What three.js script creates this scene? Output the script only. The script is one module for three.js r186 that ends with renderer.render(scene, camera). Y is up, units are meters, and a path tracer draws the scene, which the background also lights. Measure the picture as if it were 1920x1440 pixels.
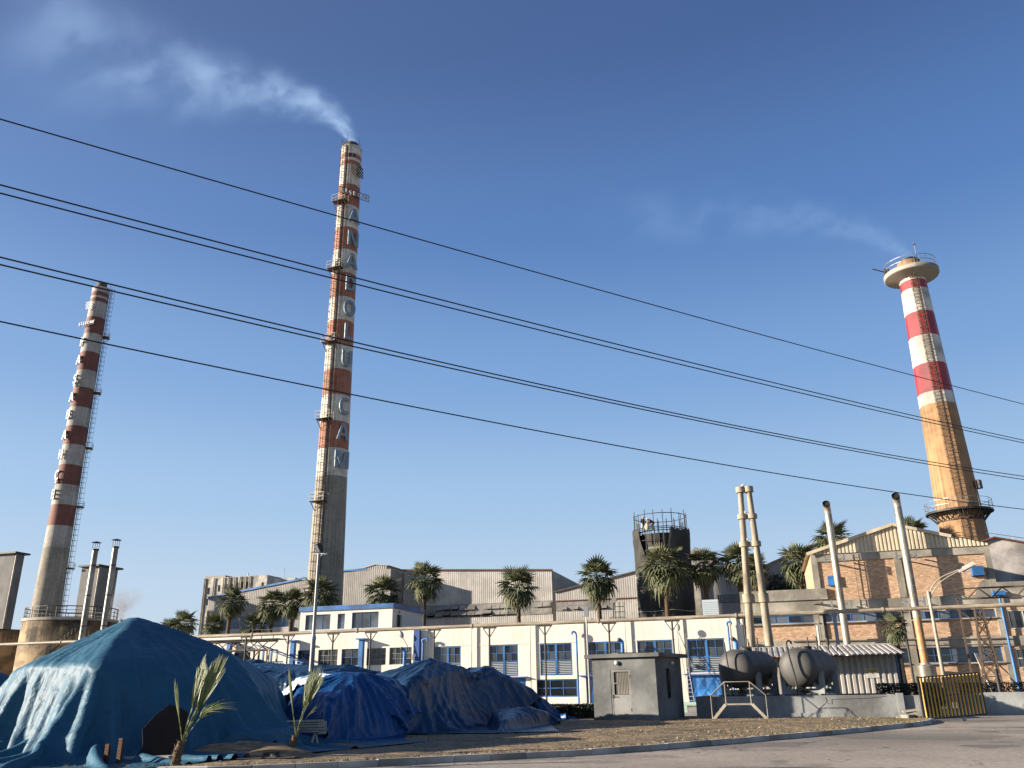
import * as THREE from 'three';
import { mergeGeometries } from 'three/addons/utils/BufferGeometryUtils.js';
import { ConvexHull } from 'three/addons/math/ConvexHull.js';
import { ImprovedNoise } from 'three/addons/math/ImprovedNoise.js';
import { MarchingCubes } from 'three/addons/objects/MarchingCubes.js';
import { FontLoader } from 'three/addons/loaders/FontLoader.js';
import { TextGeometry } from 'three/addons/geometries/TextGeometry.js';

// ---------- camera, sky, sun, exposure ----------
const scene = new THREE.Scene();
const R = Math.PI / 180;
const camera = new THREE.PerspectiveCamera(49.73, 4 / 3, 0.1, 3000);
camera.position.set(0, 1.6, 77.3);
camera.rotation.set(20.1 * R, 16 * R, -0.92 * R, 'YXZ');
const renderer = new THREE.WebGLRenderer({ antialias: true });
renderer.toneMapping = THREE.LinearToneMapping;
const EXPOSURE = 2.65;
renderer.toneMappingExposure = EXPOSURE;
renderer.shadowMap.enabled = true;
const SUN_AZ = 68 * R, SUN_EL = 15 * R;                 // measured from +z (towards the camera) round to -x
const sunDir = new THREE.Vector3(-Math.sin(SUN_AZ) * Math.cos(SUN_EL), Math.sin(SUN_EL), Math.cos(SUN_AZ) * Math.cos(SUN_EL));
const sun = new THREE.DirectionalLight(new THREE.Color().setRGB(1, 0.88, 0.73), 5.0);
sun.position.copy(sunDir).multiplyScalar(300).add(new THREE.Vector3(-40, 0, -20));
sun.target.position.set(-40, 0, -20);
sun.castShadow = true;
sun.shadow.mapSize.set(4096, 4096);
Object.assign(sun.shadow.camera, { left: -180, right: 180, top: 140, bottom: -140, near: 1, far: 700 });
sun.shadow.radius = 1.2;
scene.add(sun, sun.target);
{ // clear late-afternoon sky: deep blue overhead, pale towards the horizon, a broad glow round the sun's side
  const W = 1024, H = 512, data = new Float32Array(W * H * 4);
  const lin = (c) => c.map((x) => Math.pow(x / 255, 2.2));
  const stops = [[-90, [150, 160, 165]], [-0.5, [200, 216, 226]], [2, [200, 216, 229]], [6, [186, 209, 232]], [12, [160, 194, 230]], [20, [124, 164, 215]], [30, [89, 128, 187]], [42, [70, 99, 152]], [60, [52, 78, 130]], [90, [42, 64, 112]]].map(([e, c]) => [e, lin(c)]);
  for (let j = 0; j < H; j++) {
    const el = ((j + 0.5) / H - 0.5) * 180, y = Math.sin(el * R), ce = Math.cos(el * R);
    let k = 0; while (k < stops.length - 2 && el > stops[k + 1][0]) k++;
    const t = Math.min(1, Math.max(0, (el - stops[k][0]) / (stops[k + 1][0] - stops[k][0]))), s = t * t * (3 - 2 * t) * 0.4 + t * 0.6;
    for (let i = 0; i < W; i++) {
      const az = ((i + 0.5) / W - 0.5) * 2 * Math.PI, x = Math.cos(az) * ce, z = Math.sin(az) * ce;
      const ang = Math.acos(Math.min(1, Math.max(-1, x * sunDir.x + y * sunDir.y + z * sunDir.z))) / R;
      const glow = 0.46 * Math.exp(-ang / 27), o = (j * W + i) * 4;
      for (let c = 0; c < 3; c++) data[o + c] = (stops[k][1][c] + (stops[k + 1][1][c] - stops[k][1][c]) * s + glow * [0.92, 0.97, 1][c]) / EXPOSURE;
      data[o + 3] = 1;
    }
  }
  const t = new THREE.DataTexture(data, W, H, THREE.RGBAFormat, THREE.FloatType);
  t.mapping = THREE.EquirectangularReflectionMapping; t.magFilter = t.minFilter = THREE.LinearFilter; t.needsUpdate = true;
  scene.background = t; scene.environment = t;
}

// ---------- helpers ----------
function rng(seed) { let a = seed >>> 0; return () => { a = (a + 0x6D2B79F5) | 0; let t = Math.imul(a ^ (a >>> 15), 1 | a); t = (t + Math.imul(t ^ (t >>> 7), 61 | t)) ^ t; return ((t ^ (t >>> 14)) >>> 0) / 4294967296; }; }
const V = (x, y, z) => new THREE.Vector3(x, y, z);
const taken = new Map();
function numbered(n) { const k = taken.get(n) ?? 0; taken.set(n, k + 1); return k ? n + '_' + String(k).padStart(3, '0') : n; }
function shade(o) { o.castShadow = o.receiveShadow = true; return o; }
function tag(o, label, category, group) { Object.assign(o.userData, { label, category }); if (group) o.userData.group = group; return o; }
function thing(name, label, category, pos = [0, 0, 0], turn = 0, group) {
  const o = new THREE.Group(); o.name = numbered(name); scene.add(o); o.position.set(...pos); o.rotation.y = turn; return tag(o, label, category, group);
}
function clean(g) { // every geometry the same way round: not indexed, position + normal + uv
  if (g.index) g = g.toNonIndexed();
  for (const k of Object.keys(g.attributes)) if (!['position', 'normal', 'uv'].includes(k)) g.deleteAttribute(k);
  if (!g.attributes.normal) g.computeVertexNormals();
  if (!g.attributes.uv) g.setAttribute('uv', new THREE.BufferAttribute(new Float32Array(g.attributes.position.count * 2), 2));
  return g;
}
const join = (gs) => { gs = [].concat(gs).flat(3); return gs.length === 1 ? gs[0] : mergeGeometries(gs.map(clean), false); };
function part(parent, name, geos, mat, kind) { const m = shade(new THREE.Mesh(join(geos), mat)); m.name = name; parent.add(m); if (kind) m.userData.kind = kind; return m; }
function solo(name, label, category, geos, mat, group, pos, turn) { const m = part(scene, numbered(name), geos, mat); if (pos) m.position.set(...pos); if (turn) m.rotation.y = turn; return tag(m, label, category, group); }
function struct(name, geos, mat) { const m = part(scene, numbered(name), geos, mat); m.userData.kind = 'structure'; return m; }
function quadGeo(list) { // list of [a,b,c,d, ua,ub,uc,ud]: flat quads
  const p = [], n = [], t = [];
  for (const [a, b, c, d, A, B, Cc, D] of list) {
    const nn = b.clone().sub(a).cross(d.clone().sub(a)); if (nn.lengthSq() < 1e-12) nn.copy(c.clone().sub(b).cross(d.clone().sub(b))); nn.normalize();
    for (const [q, w] of [[a, A], [b, B], [c, Cc], [a, A], [c, Cc], [d, D]]) { p.push(q.x, q.y, q.z); n.push(nn.x, nn.y, nn.z); t.push(w[0], w[1]); }
  }
  const g = new THREE.BufferGeometry();
  g.setAttribute('position', new THREE.Float32BufferAttribute(p, 3)); g.setAttribute('normal', new THREE.Float32BufferAttribute(n, 3)); g.setAttribute('uv', new THREE.Float32BufferAttribute(t, 2));
  return g;
}
function bx(x0, x1, y0, y1, z0, z1) { // box with uv in metres
  const q = (a, b, c, d, f) => [a, b, c, d, f(a), f(b), f(c), f(d)], X = (v) => [v.z, v.y], Y = (v) => [v.x, v.z], Z = (v) => [v.x, v.y];
  const v = (i, j, k) => V(i ? x1 : x0, j ? y1 : y0, k ? z1 : z0);
  return quadGeo([q(v(0, 0, 1), v(1, 0, 1), v(1, 1, 1), v(0, 1, 1), Z), q(v(1, 0, 0), v(0, 0, 0), v(0, 1, 0), v(1, 1, 0), Z), q(v(1, 0, 1), v(1, 0, 0), v(1, 1, 0), v(1, 1, 1), X), q(v(0, 0, 0), v(0, 0, 1), v(0, 1, 1), v(0, 1, 0), X), q(v(0, 1, 1), v(1, 1, 1), v(1, 1, 0), v(0, 1, 0), Y), q(v(0, 0, 0), v(1, 0, 0), v(1, 0, 1), v(0, 0, 1), Y)]);
}
function cb(cx, cy, cz, w, h, d) { return bx(cx - w / 2, cx + w / 2, cy - h / 2, cy + h / 2, cz - d / 2, cz + d / 2); }
function tube(a, b, r0, r1 = r0, seg = 10, caps = true, rows = 1) { // round bar from a to b, uv in metres
  const d = b.clone().sub(a), L = d.length(), g = new THREE.CylinderGeometry(r1, r0, L, seg, rows, !caps), uv = g.attributes.uv;
  for (let i = 0; i < uv.count; i++) uv.setXY(i, uv.getX(i) * 2 * Math.PI * Math.max(r0, r1), uv.getY(i) * L);
  g.applyQuaternion(new THREE.Quaternion().setFromUnitVectors(V(0, 1, 0), d.normalize())).translate((a.x + b.x) / 2, (a.y + b.y) / 2, (a.z + b.z) / 2);
  return g.toNonIndexed();
}
function bar(a, b, w, h = w) { // square bar from a to b
  const d = b.clone().sub(a), L = d.length(); d.normalize();
  const up = Math.abs(d.y) > 0.99 ? V(0, 0, 1) : V(0, 1, 0), x = up.clone().cross(d).normalize(), y = d.clone().cross(x);
  return cb(0, 0, L / 2, w, h, L).applyMatrix4(new THREE.Matrix4().makeBasis(x, y, d).setPosition(a));
}
function path(pts, r, seg = 8, n = 8) { const c = new THREE.CatmullRomCurve3(pts, false, 'centripetal'); return new THREE.TubeGeometry(c, n * (pts.length - 1), r, seg).toNonIndexed(); }
function poly(pts, z0, z1) { // outline in x,y pushed from z0 to z1
  const g = new THREE.ExtrudeGeometry(new THREE.Shape(pts.map(([x, y]) => new THREE.Vector2(x, y))), { depth: z1 - z0, bevelEnabled: false }).translate(0, 0, z0); return g;
}
function flat(pts, y) { // outline in x,z as a level sheet, uv in metres
  const g = new THREE.ShapeGeometry(new THREE.Shape(pts.map(([x, z]) => new THREE.Vector2(x, -z)))); g.rotateX(-Math.PI / 2).translate(0, y, 0); return g.toNonIndexed();
}
function corrugated(x0, x1, lo, hi, z, pitch = 0.33, depth = 0.05) { // upright trapezoid-ribbed sheet in the x,y plane; lo and hi give the edges at x
  const q = [], prof = [[0, 0], [0.32, 0], [0.42, 1], [0.9, 1], [1, 0]], L = typeof lo === 'function' ? lo : () => lo, Hh = typeof hi === 'function' ? hi : () => hi, n = Math.round((x1 - x0) / pitch), p = (x1 - x0) / n;
  for (let i = 0; i < n; i++) for (let k = 0; k < 4; k++) {
    const xa = x0 + (i + prof[k][0]) * p, xb = x0 + (i + prof[k + 1][0]) * p, za = z + prof[k][1] * depth, zb = z + prof[k + 1][1] * depth;
    q.push([V(xa, L(xa), za), V(xb, L(xb), zb), V(xb, Hh(xb), zb), V(xa, Hh(xa), za), [xa, L(xa)], [xb, L(xb)], [xb, Hh(xb)], [xa, Hh(xa)]]);
  }
  return quadGeo(q);
}
const turnY = (g, a, x = 0, y = 0, z = 0) => g.rotateY(a).translate(x, y, z);

// ---------- computed textures ----------
const hash = (x, y, s) => { let h = Math.imul(x, 374761393) + Math.imul(y, 668265263) + Math.imul(s, 2246822519); h = Math.imul(h ^ (h >>> 13), 1274126177); return ((h ^ (h >>> 16)) >>> 0) / 4294967296; };
function vn(x, y, px, py, s) { // tiling value noise
  const xi = Math.floor(x), yi = Math.floor(y), fx = x - xi, fy = y - yi, u = fx * fx * (3 - 2 * fx), v = fy * fy * (3 - 2 * fy), m = (a, b) => ((a % b) + b) % b;
  const a = hash(m(xi, px), m(yi, py), s), b = hash(m(xi + 1, px), m(yi, py), s), c = hash(m(xi, px), m(yi + 1, py), s), d = hash(m(xi + 1, px), m(yi + 1, py), s);
  return a + (b - a) * u + (c - a) * v + (a - b - c + d) * u * v;
}
function fbm(u, v, fx, fy, oct, s) { let t = 0, a = 0.5, n = 0; for (let i = 0; i < oct; i++) { t += a * vn(u * fx, v * fy, fx, fy, s + i * 17); n += a; fx *= 2; fy *= 2; a *= 0.5; } return t / n; }
function tex(px, mx, my, fn, srgb = true) { // fn(u, v) -> [r, g, b] of 0..1; mx, my: metres that one repeat covers
  const d = new Uint8Array(px * px * 4);
  for (let j = 0; j < px; j++) for (let i = 0; i < px; i++) { const c = fn((i + 0.5) / px, (j + 0.5) / px), o = (j * px + i) * 4; for (let k = 0; k < 3; k++) d[o + k] = Math.max(0, Math.min(255, (typeof c === 'number' ? c : c[k]) * 255)); d[o + 3] = 255; }
  const t = new THREE.DataTexture(d, px, px); t.wrapS = t.wrapT = THREE.RepeatWrapping; t.magFilter = THREE.LinearFilter; t.minFilter = THREE.LinearMipmapLinearFilter; t.generateMipmaps = true; t.repeat.set(1 / mx, 1 / my); if (srgb) t.colorSpace = THREE.SRGBColorSpace; t.needsUpdate = true;
  return t;
}
const sm = (a, b, x) => { const t = Math.min(1, Math.max(0, (x - a) / (b - a))); return t * t * (3 - 2 * t); };
const T = {
  grime: tex(512, 7, 7, (u, v) => { const a = fbm(u, v, 4, 4, 6, 1), b = fbm(u, v, 40, 40, 3, 9); return 0.7 + 0.3 * sm(0.2, 0.7, a) - 0.1 * b; }),
  streak: tex(512, 9, 9, (u, v) => { const a = fbm(u, v, 48, 3, 4, 3), b = fbm(u, v, 5, 5, 5, 4), c = fbm(u, v, 60, 60, 2, 6); const w = 0.86 + 0.13 * sm(0.3, 0.65, a * 0.35 + b * 0.65) - 0.06 * c; return [w, w * 0.99, w * 0.975]; }),
  plaster: tex(512, 6, 6, (u, v) => { const a = fbm(u, v, 3, 3, 5, 11), b = fbm(u, v, 90, 90, 2, 12), st = sm(0.58, 0.75, fbm(u, v, 30, 3, 4, 14)); const w = 0.96 + 0.07 * (a - 0.5) - 0.04 * b - 0.04 * st; return [w, w * 0.995, w * 0.985]; }),
  asphalt: tex(1024, 15, 15, (u, v) => { const a = fbm(u, v, 3, 3, 6, 21), b = fbm(u, v, 240, 240, 2, 22), p = sm(0.55, 0.6, fbm(u, v, 4, 5, 4, 25)), cr = Math.abs(fbm(u, v, 6, 6, 5, 27) - 0.5); const w = 0.7 + 0.36 * (a - 0.5) + 0.2 * (b - 0.5) - 0.11 * p - (cr < 0.005 ? 0.22 : 0) - 0.16 * sm(0.66, 0.76, fbm(u, v, 9, 9, 3, 29)); return [w, w * 0.98, w * 0.95]; }),
  dirt: tex(1024, 6, 6, (u, v) => { const a = fbm(u, v, 4, 4, 6, 31), b = fbm(u, v, 140, 140, 3, 32), s = sm(0.56, 0.66, fbm(u, v, 26, 26, 4, 34)), st = b > 0.8 ? 0.25 : 0; const w = 0.5 + 0.5 * (a - 0.5) + 0.35 * (b - 0.5) + st; return [w + 0.13 * s, w * 0.9 + 0.11 * s, w * 0.74 + 0.05 * s]; }),
  brick: tex(1024, 4.8, 3.52, (u, v) => {
    const rows = 32, cols = 16, y = v * rows, r = Math.floor(y), x = u * cols + (r % 2) * 0.5, c = ((Math.floor(x) % cols) + cols) % cols, fx = x - Math.floor(x), fy = y - r;
    const mortar = Math.min(fx * 0.3, (1 - fx) * 0.3, fy * 0.11, (1 - fy) * 0.11) < 0.0075, t = hash(c, r, 51), n = fbm(u, v, 60, 60, 3, 52), k = fbm(u, v, 4, 4, 4, 55);
    if (mortar) { const w = 0.62 + 0.12 * n; return [w, w * 0.9, w * 0.78]; }
    const w = 0.78 + 0.18 * (t - 0.5) + 0.14 * (n - 0.5) + 0.05 * (k - 0.5), q = hash(c, r, 57); return [w * (0.97 + 0.05 * q), w * (0.84 + 0.06 * q), w * (0.71 + 0.09 * q)];
  }),
  brickBump: tex(512, 4.8, 3.52, (u, v) => { const rows = 32, cols = 16, y = v * rows, r = Math.floor(y), x = u * cols + (r % 2) * 0.5, fx = x - Math.floor(x), fy = y - r; return Math.min(fx * 0.3, (1 - fx) * 0.3, fy * 0.11, (1 - fy) * 0.11) < 0.008 ? 0.1 : 0.7 + 0.3 * hash(((Math.floor(x) % cols) + cols) % cols, r, 58); }, false),
  tarp: tex(1024, 3.2, 3.2, (u, v) => { const a = fbm(u, v, 3, 3, 5, 61), c = Math.abs(fbm(u + 0.13 * a, v, 7, 5, 4, 62) - 0.5) * 2, w = 0.86 + 0.16 * (a - 0.5) - 0.05 * sm(0.06, 0, c) + 0.03 * (((Math.floor(u * 400) + Math.floor(v * 400)) & 1) - 0.5); return [w, w, w]; }),
  tarpBump: tex(1024, 3.2, 3.2, (u, v) => { const a = fbm(u, v, 5, 5, 5, 64), r1 = 1 - Math.abs(fbm(u, v, 6, 4, 4, 65) - 0.5) * 2, r2 = 1 - Math.abs(fbm(u, v, 14, 10, 3, 66) - 0.5) * 2; return 0.25 * a + 0.5 * Math.pow(r1, 7) + 0.28 * Math.pow(r2, 6); }, false),
  rust: tex(512, 1.5, 1.5, (u, v) => { const a = fbm(u, v, 6, 3, 5, 71), b = fbm(u, v, 60, 60, 3, 72); const w = 0.78 + 0.4 * (a - 0.5) + 0.2 * (b - 0.5); return [w, w * (0.86 + 0.1 * b), w * (0.74 + 0.16 * b)]; }),
  rough: tex(256, 2, 2, (u, v) => fbm(u, v, 12, 12, 5, 81), false),
  bark: tex(512, 0.6, 0.6, (u, v) => { const r = Math.abs(((v * 9 + 0.6 * fbm(u, v, 6, 6, 3, 91)) % 1) - 0.5), b = fbm(u, v, 40, 20, 3, 92); const w = 0.5 + 0.5 * r + 0.3 * (b - 0.5); return [w, w * 0.88, w * 0.74]; }),
  weather: tex(512, 11, 14, (u, v) => { const a = fbm(u, v, 70, 2, 4, 101), b = fbm(u, v, 4, 4, 6, 102), c = fbm(u, v, 18, 40, 4, 104); const w = 0.66 + 0.38 * sm(0.2, 0.68, 0.45 * a + 0.35 * b + 0.2 * c); return [w, w * 0.985, w * 0.96]; }),
};
T.drip = tex(1024, 37, 11.2, (u, v) => { const a = fbm(u, v, 96, 2, 4, 121), b = fbm(u, v, 12, 6, 5, 123), c = fbm(u, v, 200, 70, 3, 127), reach = 0.55 + 0.42 * a, top = sm(reach - 0.06, reach + 0.12, v * 0.8 + 0.25 * b), w = 0.9 - 0.42 * top * (0.6 + 0.4 * c) - 0.22 * sm(0.5, 0.7, b) - 0.1 * c; return [w, w * 0.95, w * 0.86]; });
const C = (r, g, b) => new THREE.Color().setRGB(r, g, b);
function mat(name, color, o = {}) { const m = new THREE.MeshPhysicalMaterial({ color, roughness: 0.85, metalness: 0, side: THREE.DoubleSide, ...o }); m.name = name; return m; }
const M = {
  cream: mat('cream plaster', C(0.78, 0.73, 0.63), { map: T.plaster, bumpMap: T.rough, bumpScale: 0.004 }),
  creamTrim: mat('cream trim', C(0.74, 0.69, 0.6), { map: T.plaster }),
  blue: mat('blue paint', C(0.05, 0.2, 0.5), { roughness: 0.45, map: T.grime }),
  blueBright: mat('bright blue sheet', C(0.05, 0.24, 0.62), { roughness: 0.4, map: T.grime }),
  blueDark: mat('dark blue paint', C(0.02, 0.07, 0.24), { roughness: 0.5 }),
  glass: mat('dusty window glass', C(0.085, 0.09, 0.09), { roughness: 0.12, map: T.grime }),  // grey in the colour stands for reflections of what lies opposite
  glassDark: mat('dark window glass', C(0.012, 0.014, 0.016), { roughness: 0.06 }),
  glassSky: mat('grey office glass', C(0.12, 0.14, 0.165), { roughness: 0.15, map: T.grime }),
  louver: mat('grey louvre slats', C(0.3, 0.33, 0.35), { roughness: 0.5 }),
  concrete: mat('grey concrete', C(0.4, 0.36, 0.3), { map: T.streak, bumpMap: T.rough, bumpScale: 0.008 }),
  concreteFrame: mat('concrete frame', C(0.42, 0.38, 0.31), { map: T.grime, bumpMap: T.rough, bumpScale: 0.006 }),
  concreteStained: mat('stained concrete', C(0.5, 0.4, 0.27), { map: T.drip, bumpMap: T.rough, bumpScale: 0.01 }),
  chimneyGrey: mat('raw chimney concrete', C(0.27, 0.245, 0.2), { map: T.weather }),
  chimneyTan: mat('tan chimney concrete', C(0.34, 0.2, 0.1), { map: T.weather }),
  white: mat('weathered white paint', C(0.6, 0.56, 0.48), { map: T.weather, roughness: 0.7 }),
  whiteShaded: mat('sooty white paint', C(0.37, 0.35, 0.315), { map: T.weather, roughness: 0.8 }),  // white paint taken darker to carry the shade on the distant chimney
  orange: mat('faded orange red paint', C(0.35, 0.14, 0.08), { map: T.weather, roughness: 0.75 }),
  redBrown: mat('faded red brown paint', C(0.17, 0.06, 0.042), { map: T.weather, roughness: 0.75 }),
  red: mat('red paint', C(0.34, 0.03, 0.035), { map: T.grime, roughness: 0.5 }),
  whiteClean: mat('white paint', C(0.66, 0.62, 0.53), { map: T.grime, roughness: 0.6 }),
  brick: mat('hollow brick', C(0.8, 0.7, 0.6), { map: T.brick, bumpMap: T.brickBump, bumpScale: 0.012 }),
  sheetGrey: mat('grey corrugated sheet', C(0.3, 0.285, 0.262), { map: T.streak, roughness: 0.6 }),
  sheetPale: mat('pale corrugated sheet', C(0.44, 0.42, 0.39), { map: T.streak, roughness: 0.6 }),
  sheetCream: mat('cream corrugated sheet', C(0.66, 0.58, 0.43), { map: T.streak, roughness: 0.55 }),
  roofFelt: mat('roof felt', C(0.16, 0.15, 0.14), { map: T.grime }),
  pipe: mat('tan painted pipe', C(0.46, 0.385, 0.28), { roughness: 0.5, map: T.grime }),
  steelDark: mat('dark steel', C(0.018, 0.017, 0.016), { roughness: 0.6 }),
  steelRusty: mat('rusty steel', C(0.125, 0.106, 0.088), { map: T.rust, roughness: 0.8 }),
  steelGrey: mat('galvanised steel', C(0.36, 0.36, 0.36), { roughness: 0.45, metalness: 0.5, map: T.grime }),
  steelShiny: mat('bare steel cladding', C(0.46, 0.41, 0.33), { roughness: 0.42, metalness: 0.5, map: T.grime }),
  postTan: mat('tan painted rail', C(0.5, 0.44, 0.34), { roughness: 0.6, map: T.grime }),
  hut: mat('grey hut render', C(0.195, 0.2, 0.195), { map: T.grime, bumpMap: T.rough, bumpScale: 0.012 }),
  hutSlab: mat('grey roof slab', C(0.18, 0.18, 0.17), { map: T.grime, bumpMap: T.rough, bumpScale: 0.01 }),
  wallGrey: mat('grey painted wall', C(0.31, 0.32, 0.31), { map: T.grime, bumpMap: T.rough, bumpScale: 0.01 }),
  tank: mat('grey tank paint', C(0.08, 0.076, 0.07), { roughness: 0.6, map: T.grime }),
  asphalt: mat('asphalt', C(0.58, 0.51, 0.43), { map: T.asphalt, bumpMap: T.rough, bumpScale: 0.004 }),
  yard: mat('yard concrete', C(0.42, 0.38, 0.32), { map: T.grime }),
  dirt: mat('dry dirt', C(0.8, 0.7, 0.57), { map: T.dirt, bumpMap: T.rough, bumpScale: 0.03 }),
  kerb: mat('kerb concrete', C(0.5, 0.45, 0.38), { map: T.grime, bumpMap: T.rough, bumpScale: 0.006 }),
  black: mat('black paint', C(0.015, 0.015, 0.015), { roughness: 0.5 }),
  yellow: mat('yellow paint', C(0.8, 0.48, 0.06), { roughness: 0.5, map: T.grime }),
  net: mat('dark scaffold net', C(0.07, 0.068, 0.058), { roughness: 0.95, map: T.grime }),
  wood: mat('weathered timber', C(0.2, 0.11, 0.06), { map: T.bark, roughness: 0.9 }),
  pole: mat('weathered concrete pole', C(0.34, 0.285, 0.205), { roughness: 0.8, map: T.grime }),
  woodPale: mat('pale timber', C(0.46, 0.42, 0.36), { map: T.grime, roughness: 0.9 }),
  letter: mat('grey sign letter', C(0.045, 0.055, 0.06), { roughness: 0.5, metalness: 0.2 }),
  letterBlue: mat('blue grey sign letter', C(0.19, 0.24, 0.27), { roughness: 0.5, metalness: 0.2 }),
  letterPale: mat('pale sign letter', C(0.42, 0.42, 0.4), { roughness: 0.5 }),
  palmLeaf: [C(0.085, 0.098, 0.036), C(0.12, 0.128, 0.05), C(0.065, 0.078, 0.03)].map((c, i) => mat('palm leaf ' + i, c, { roughness: 0.8, transmission: 0.25 })),
  palmDead: mat('dry palm leaf', C(0.2, 0.145, 0.075), { roughness: 0.9 }),
  trunk: mat('palm trunk', C(0.24, 0.2, 0.155), { map: T.bark, roughness: 0.95 }),
  leafDark: mat('hedge leaf', C(0.02, 0.028, 0.012), { roughness: 0.7 }),
  leafTree: mat('dark tree leaf', C(0.03, 0.042, 0.016), { roughness: 0.7 }),
  tarpBlue: mat('faded blue tarpaulin', C(0.03, 0.125, 0.2), { specularIntensity: 0.6, roughness: 0.58, map: T.tarp, bumpMap: T.tarpBump, bumpScale: 0.022 }),
  tarpRoyal: mat('royal blue tarpaulin', C(0.007, 0.066, 0.21), { specularIntensity: 0.45, roughness: 0.35, map: T.tarp, bumpMap: T.tarpBump, bumpScale: 0.022 }),
  tarpNavy: mat('navy tarpaulin', C(0.018, 0.058, 0.125), { specularIntensity: 0.45, roughness: 0.36, map: T.tarp, bumpMap: T.tarpBump, bumpScale: 0.022 }),
  wire: mat('black cable', C(0.012, 0.012, 0.014), { roughness: 0.6 }),
  lampWhite: mat('lamp glass', C(0.6, 0.58, 0.5), { roughness: 0.3 }),
};

// ---------- ground, road, verge ----------
struct('ground', flat([[-900, 500], [900, 500], [900, -1400], [-900, -1400]], 0), M.yard);
const kerbLine = [[-60, 62.7], [-40, 62.3], [-16.2, 61.6], [-12.6, 61.05], [-11, 60.65], [-9.1, 59.4], [-7.75, 58.2], [-6.3, 57.0], [-4.3, 55.25], [-2.2, 52.4], [1.2, 47.4], [3.4, 43.8], [5.2, 40.6], [6.1, 38.2], [6.25, 36.4], [6.15, 35]];
const kc = new THREE.CatmullRomCurve3(kerbLine.map(([x, z]) => V(x, 0, z)), false, 'centripetal');
const kp = kc.getSpacedPoints(180);
{
  struct('road', flat([[-300, 120], [300, 120], [300, -2], [60, -2], [22, 5], [12, 22], [8.2, 31], [6.5, 34.9], ...kp.slice().reverse().map((p) => [p.x, p.z]), [-300, 64]], 0.004), M.asphalt);
  // kerb: stones laid end to end along the verge
  const kerb = new THREE.Group(); kerb.name = 'kerb'; kerb.userData.kind = 'structure'; scene.add(kerb);
  const r = rng(5), step = 2.2 / 2;
  for (let i = 8; i + 2 < kp.length; i += 2) {
    const a = kp[i], b = kp[i + 2], d = b.clone().sub(a), L = d.length() - 0.014; d.normalize();
    const n = V(-d.z, 0, d.x), w = 0.17, h = 0.135 + r() * 0.012, o = (r() - 0.5) * 0.012, e = 0.018;
    const prof = [[o, 0], [o, h - e], [o - e, h], [o - w + e, h], [o - w, h - e], [o - w, 0]], q = [];
    const at = (k, t) => a.clone().addScaledVector(d, t * L).addScaledVector(n, prof[k][0]).setY(prof[k][1]);
    for (let k = 0; k < 5; k++) q.push([at(k, 0), at(k, 1), at(k + 1, 1), at(k + 1, 0), [i, k * 0.1], [i + L, k * 0.1], [i + L, k * 0.1 + 0.1], [i, k * 0.1 + 0.1]]);
    for (const t of [0, 1]) q.push([at(0, t), at(1, t), at(4, t), at(5, t), [0, 0], [0, 0.1], [0.2, 0.1], [0.2, 0]], [at(1, t), at(2, t), at(3, t), at(4, t), [0, 0], [0, 0.1], [0.2, 0.1], [0.2, 0]]);
    part(kerb, 'kerb_stone', quadGeo(q), M.kerb);
  }
  // dirt verge behind the kerb, a little uneven
  const N = 150, Mr = 60, pos = [], uv = [], idx = [], noise = new ImprovedNoise();
  for (let i = 0; i <= N; i++) {
    const t = i / N, p = kc.getPointAt(0.02 + t * 0.975), d = kc.getTangentAt(0.02 + t * 0.975), n = V(d.z, 0, -d.x);
    for (let j = 0; j <= Mr; j++) {
      const s = j / Mr, zb = 31.5, front = p.clone().addScaledVector(n, 0.165), back = V(front.x - (front.z - zb) * 0.02, 0, Math.min(zb, front.z - 0.5)), q = front.lerp(back, s);
      const edge = Math.min(1, s * 12) * Math.min(1, (1 - s) * 10);
      const y = 0.115 + edge * (0.05 * noise.noise(q.x * 0.4, 0, q.z * 0.4) + 0.035 * noise.noise(q.x * 1.3, 3, q.z * 1.3) + 0.018 * noise.noise(q.x * 4, 7, q.z * 4)) - (s === 1 ? 0.14 : 0);
      pos.push(q.x, y, q.z); uv.push(q.x, q.z);
    }
  }
  for (let i = 0; i < N; i++) for (let j = 0; j < Mr; j++) { const a = i * (Mr + 1) + j, b = a + Mr + 1; idx.push(a, b, a + 1, b, b + 1, a + 1); }
  const g = new THREE.BufferGeometry(); g.setAttribute('position', new THREE.Float32BufferAttribute(pos, 3)); g.setAttribute('uv', new THREE.Float32BufferAttribute(uv, 2)); g.setIndex(idx); g.computeVertexNormals();
  struct('dirt_verge', g, M.dirt);
}
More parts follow.
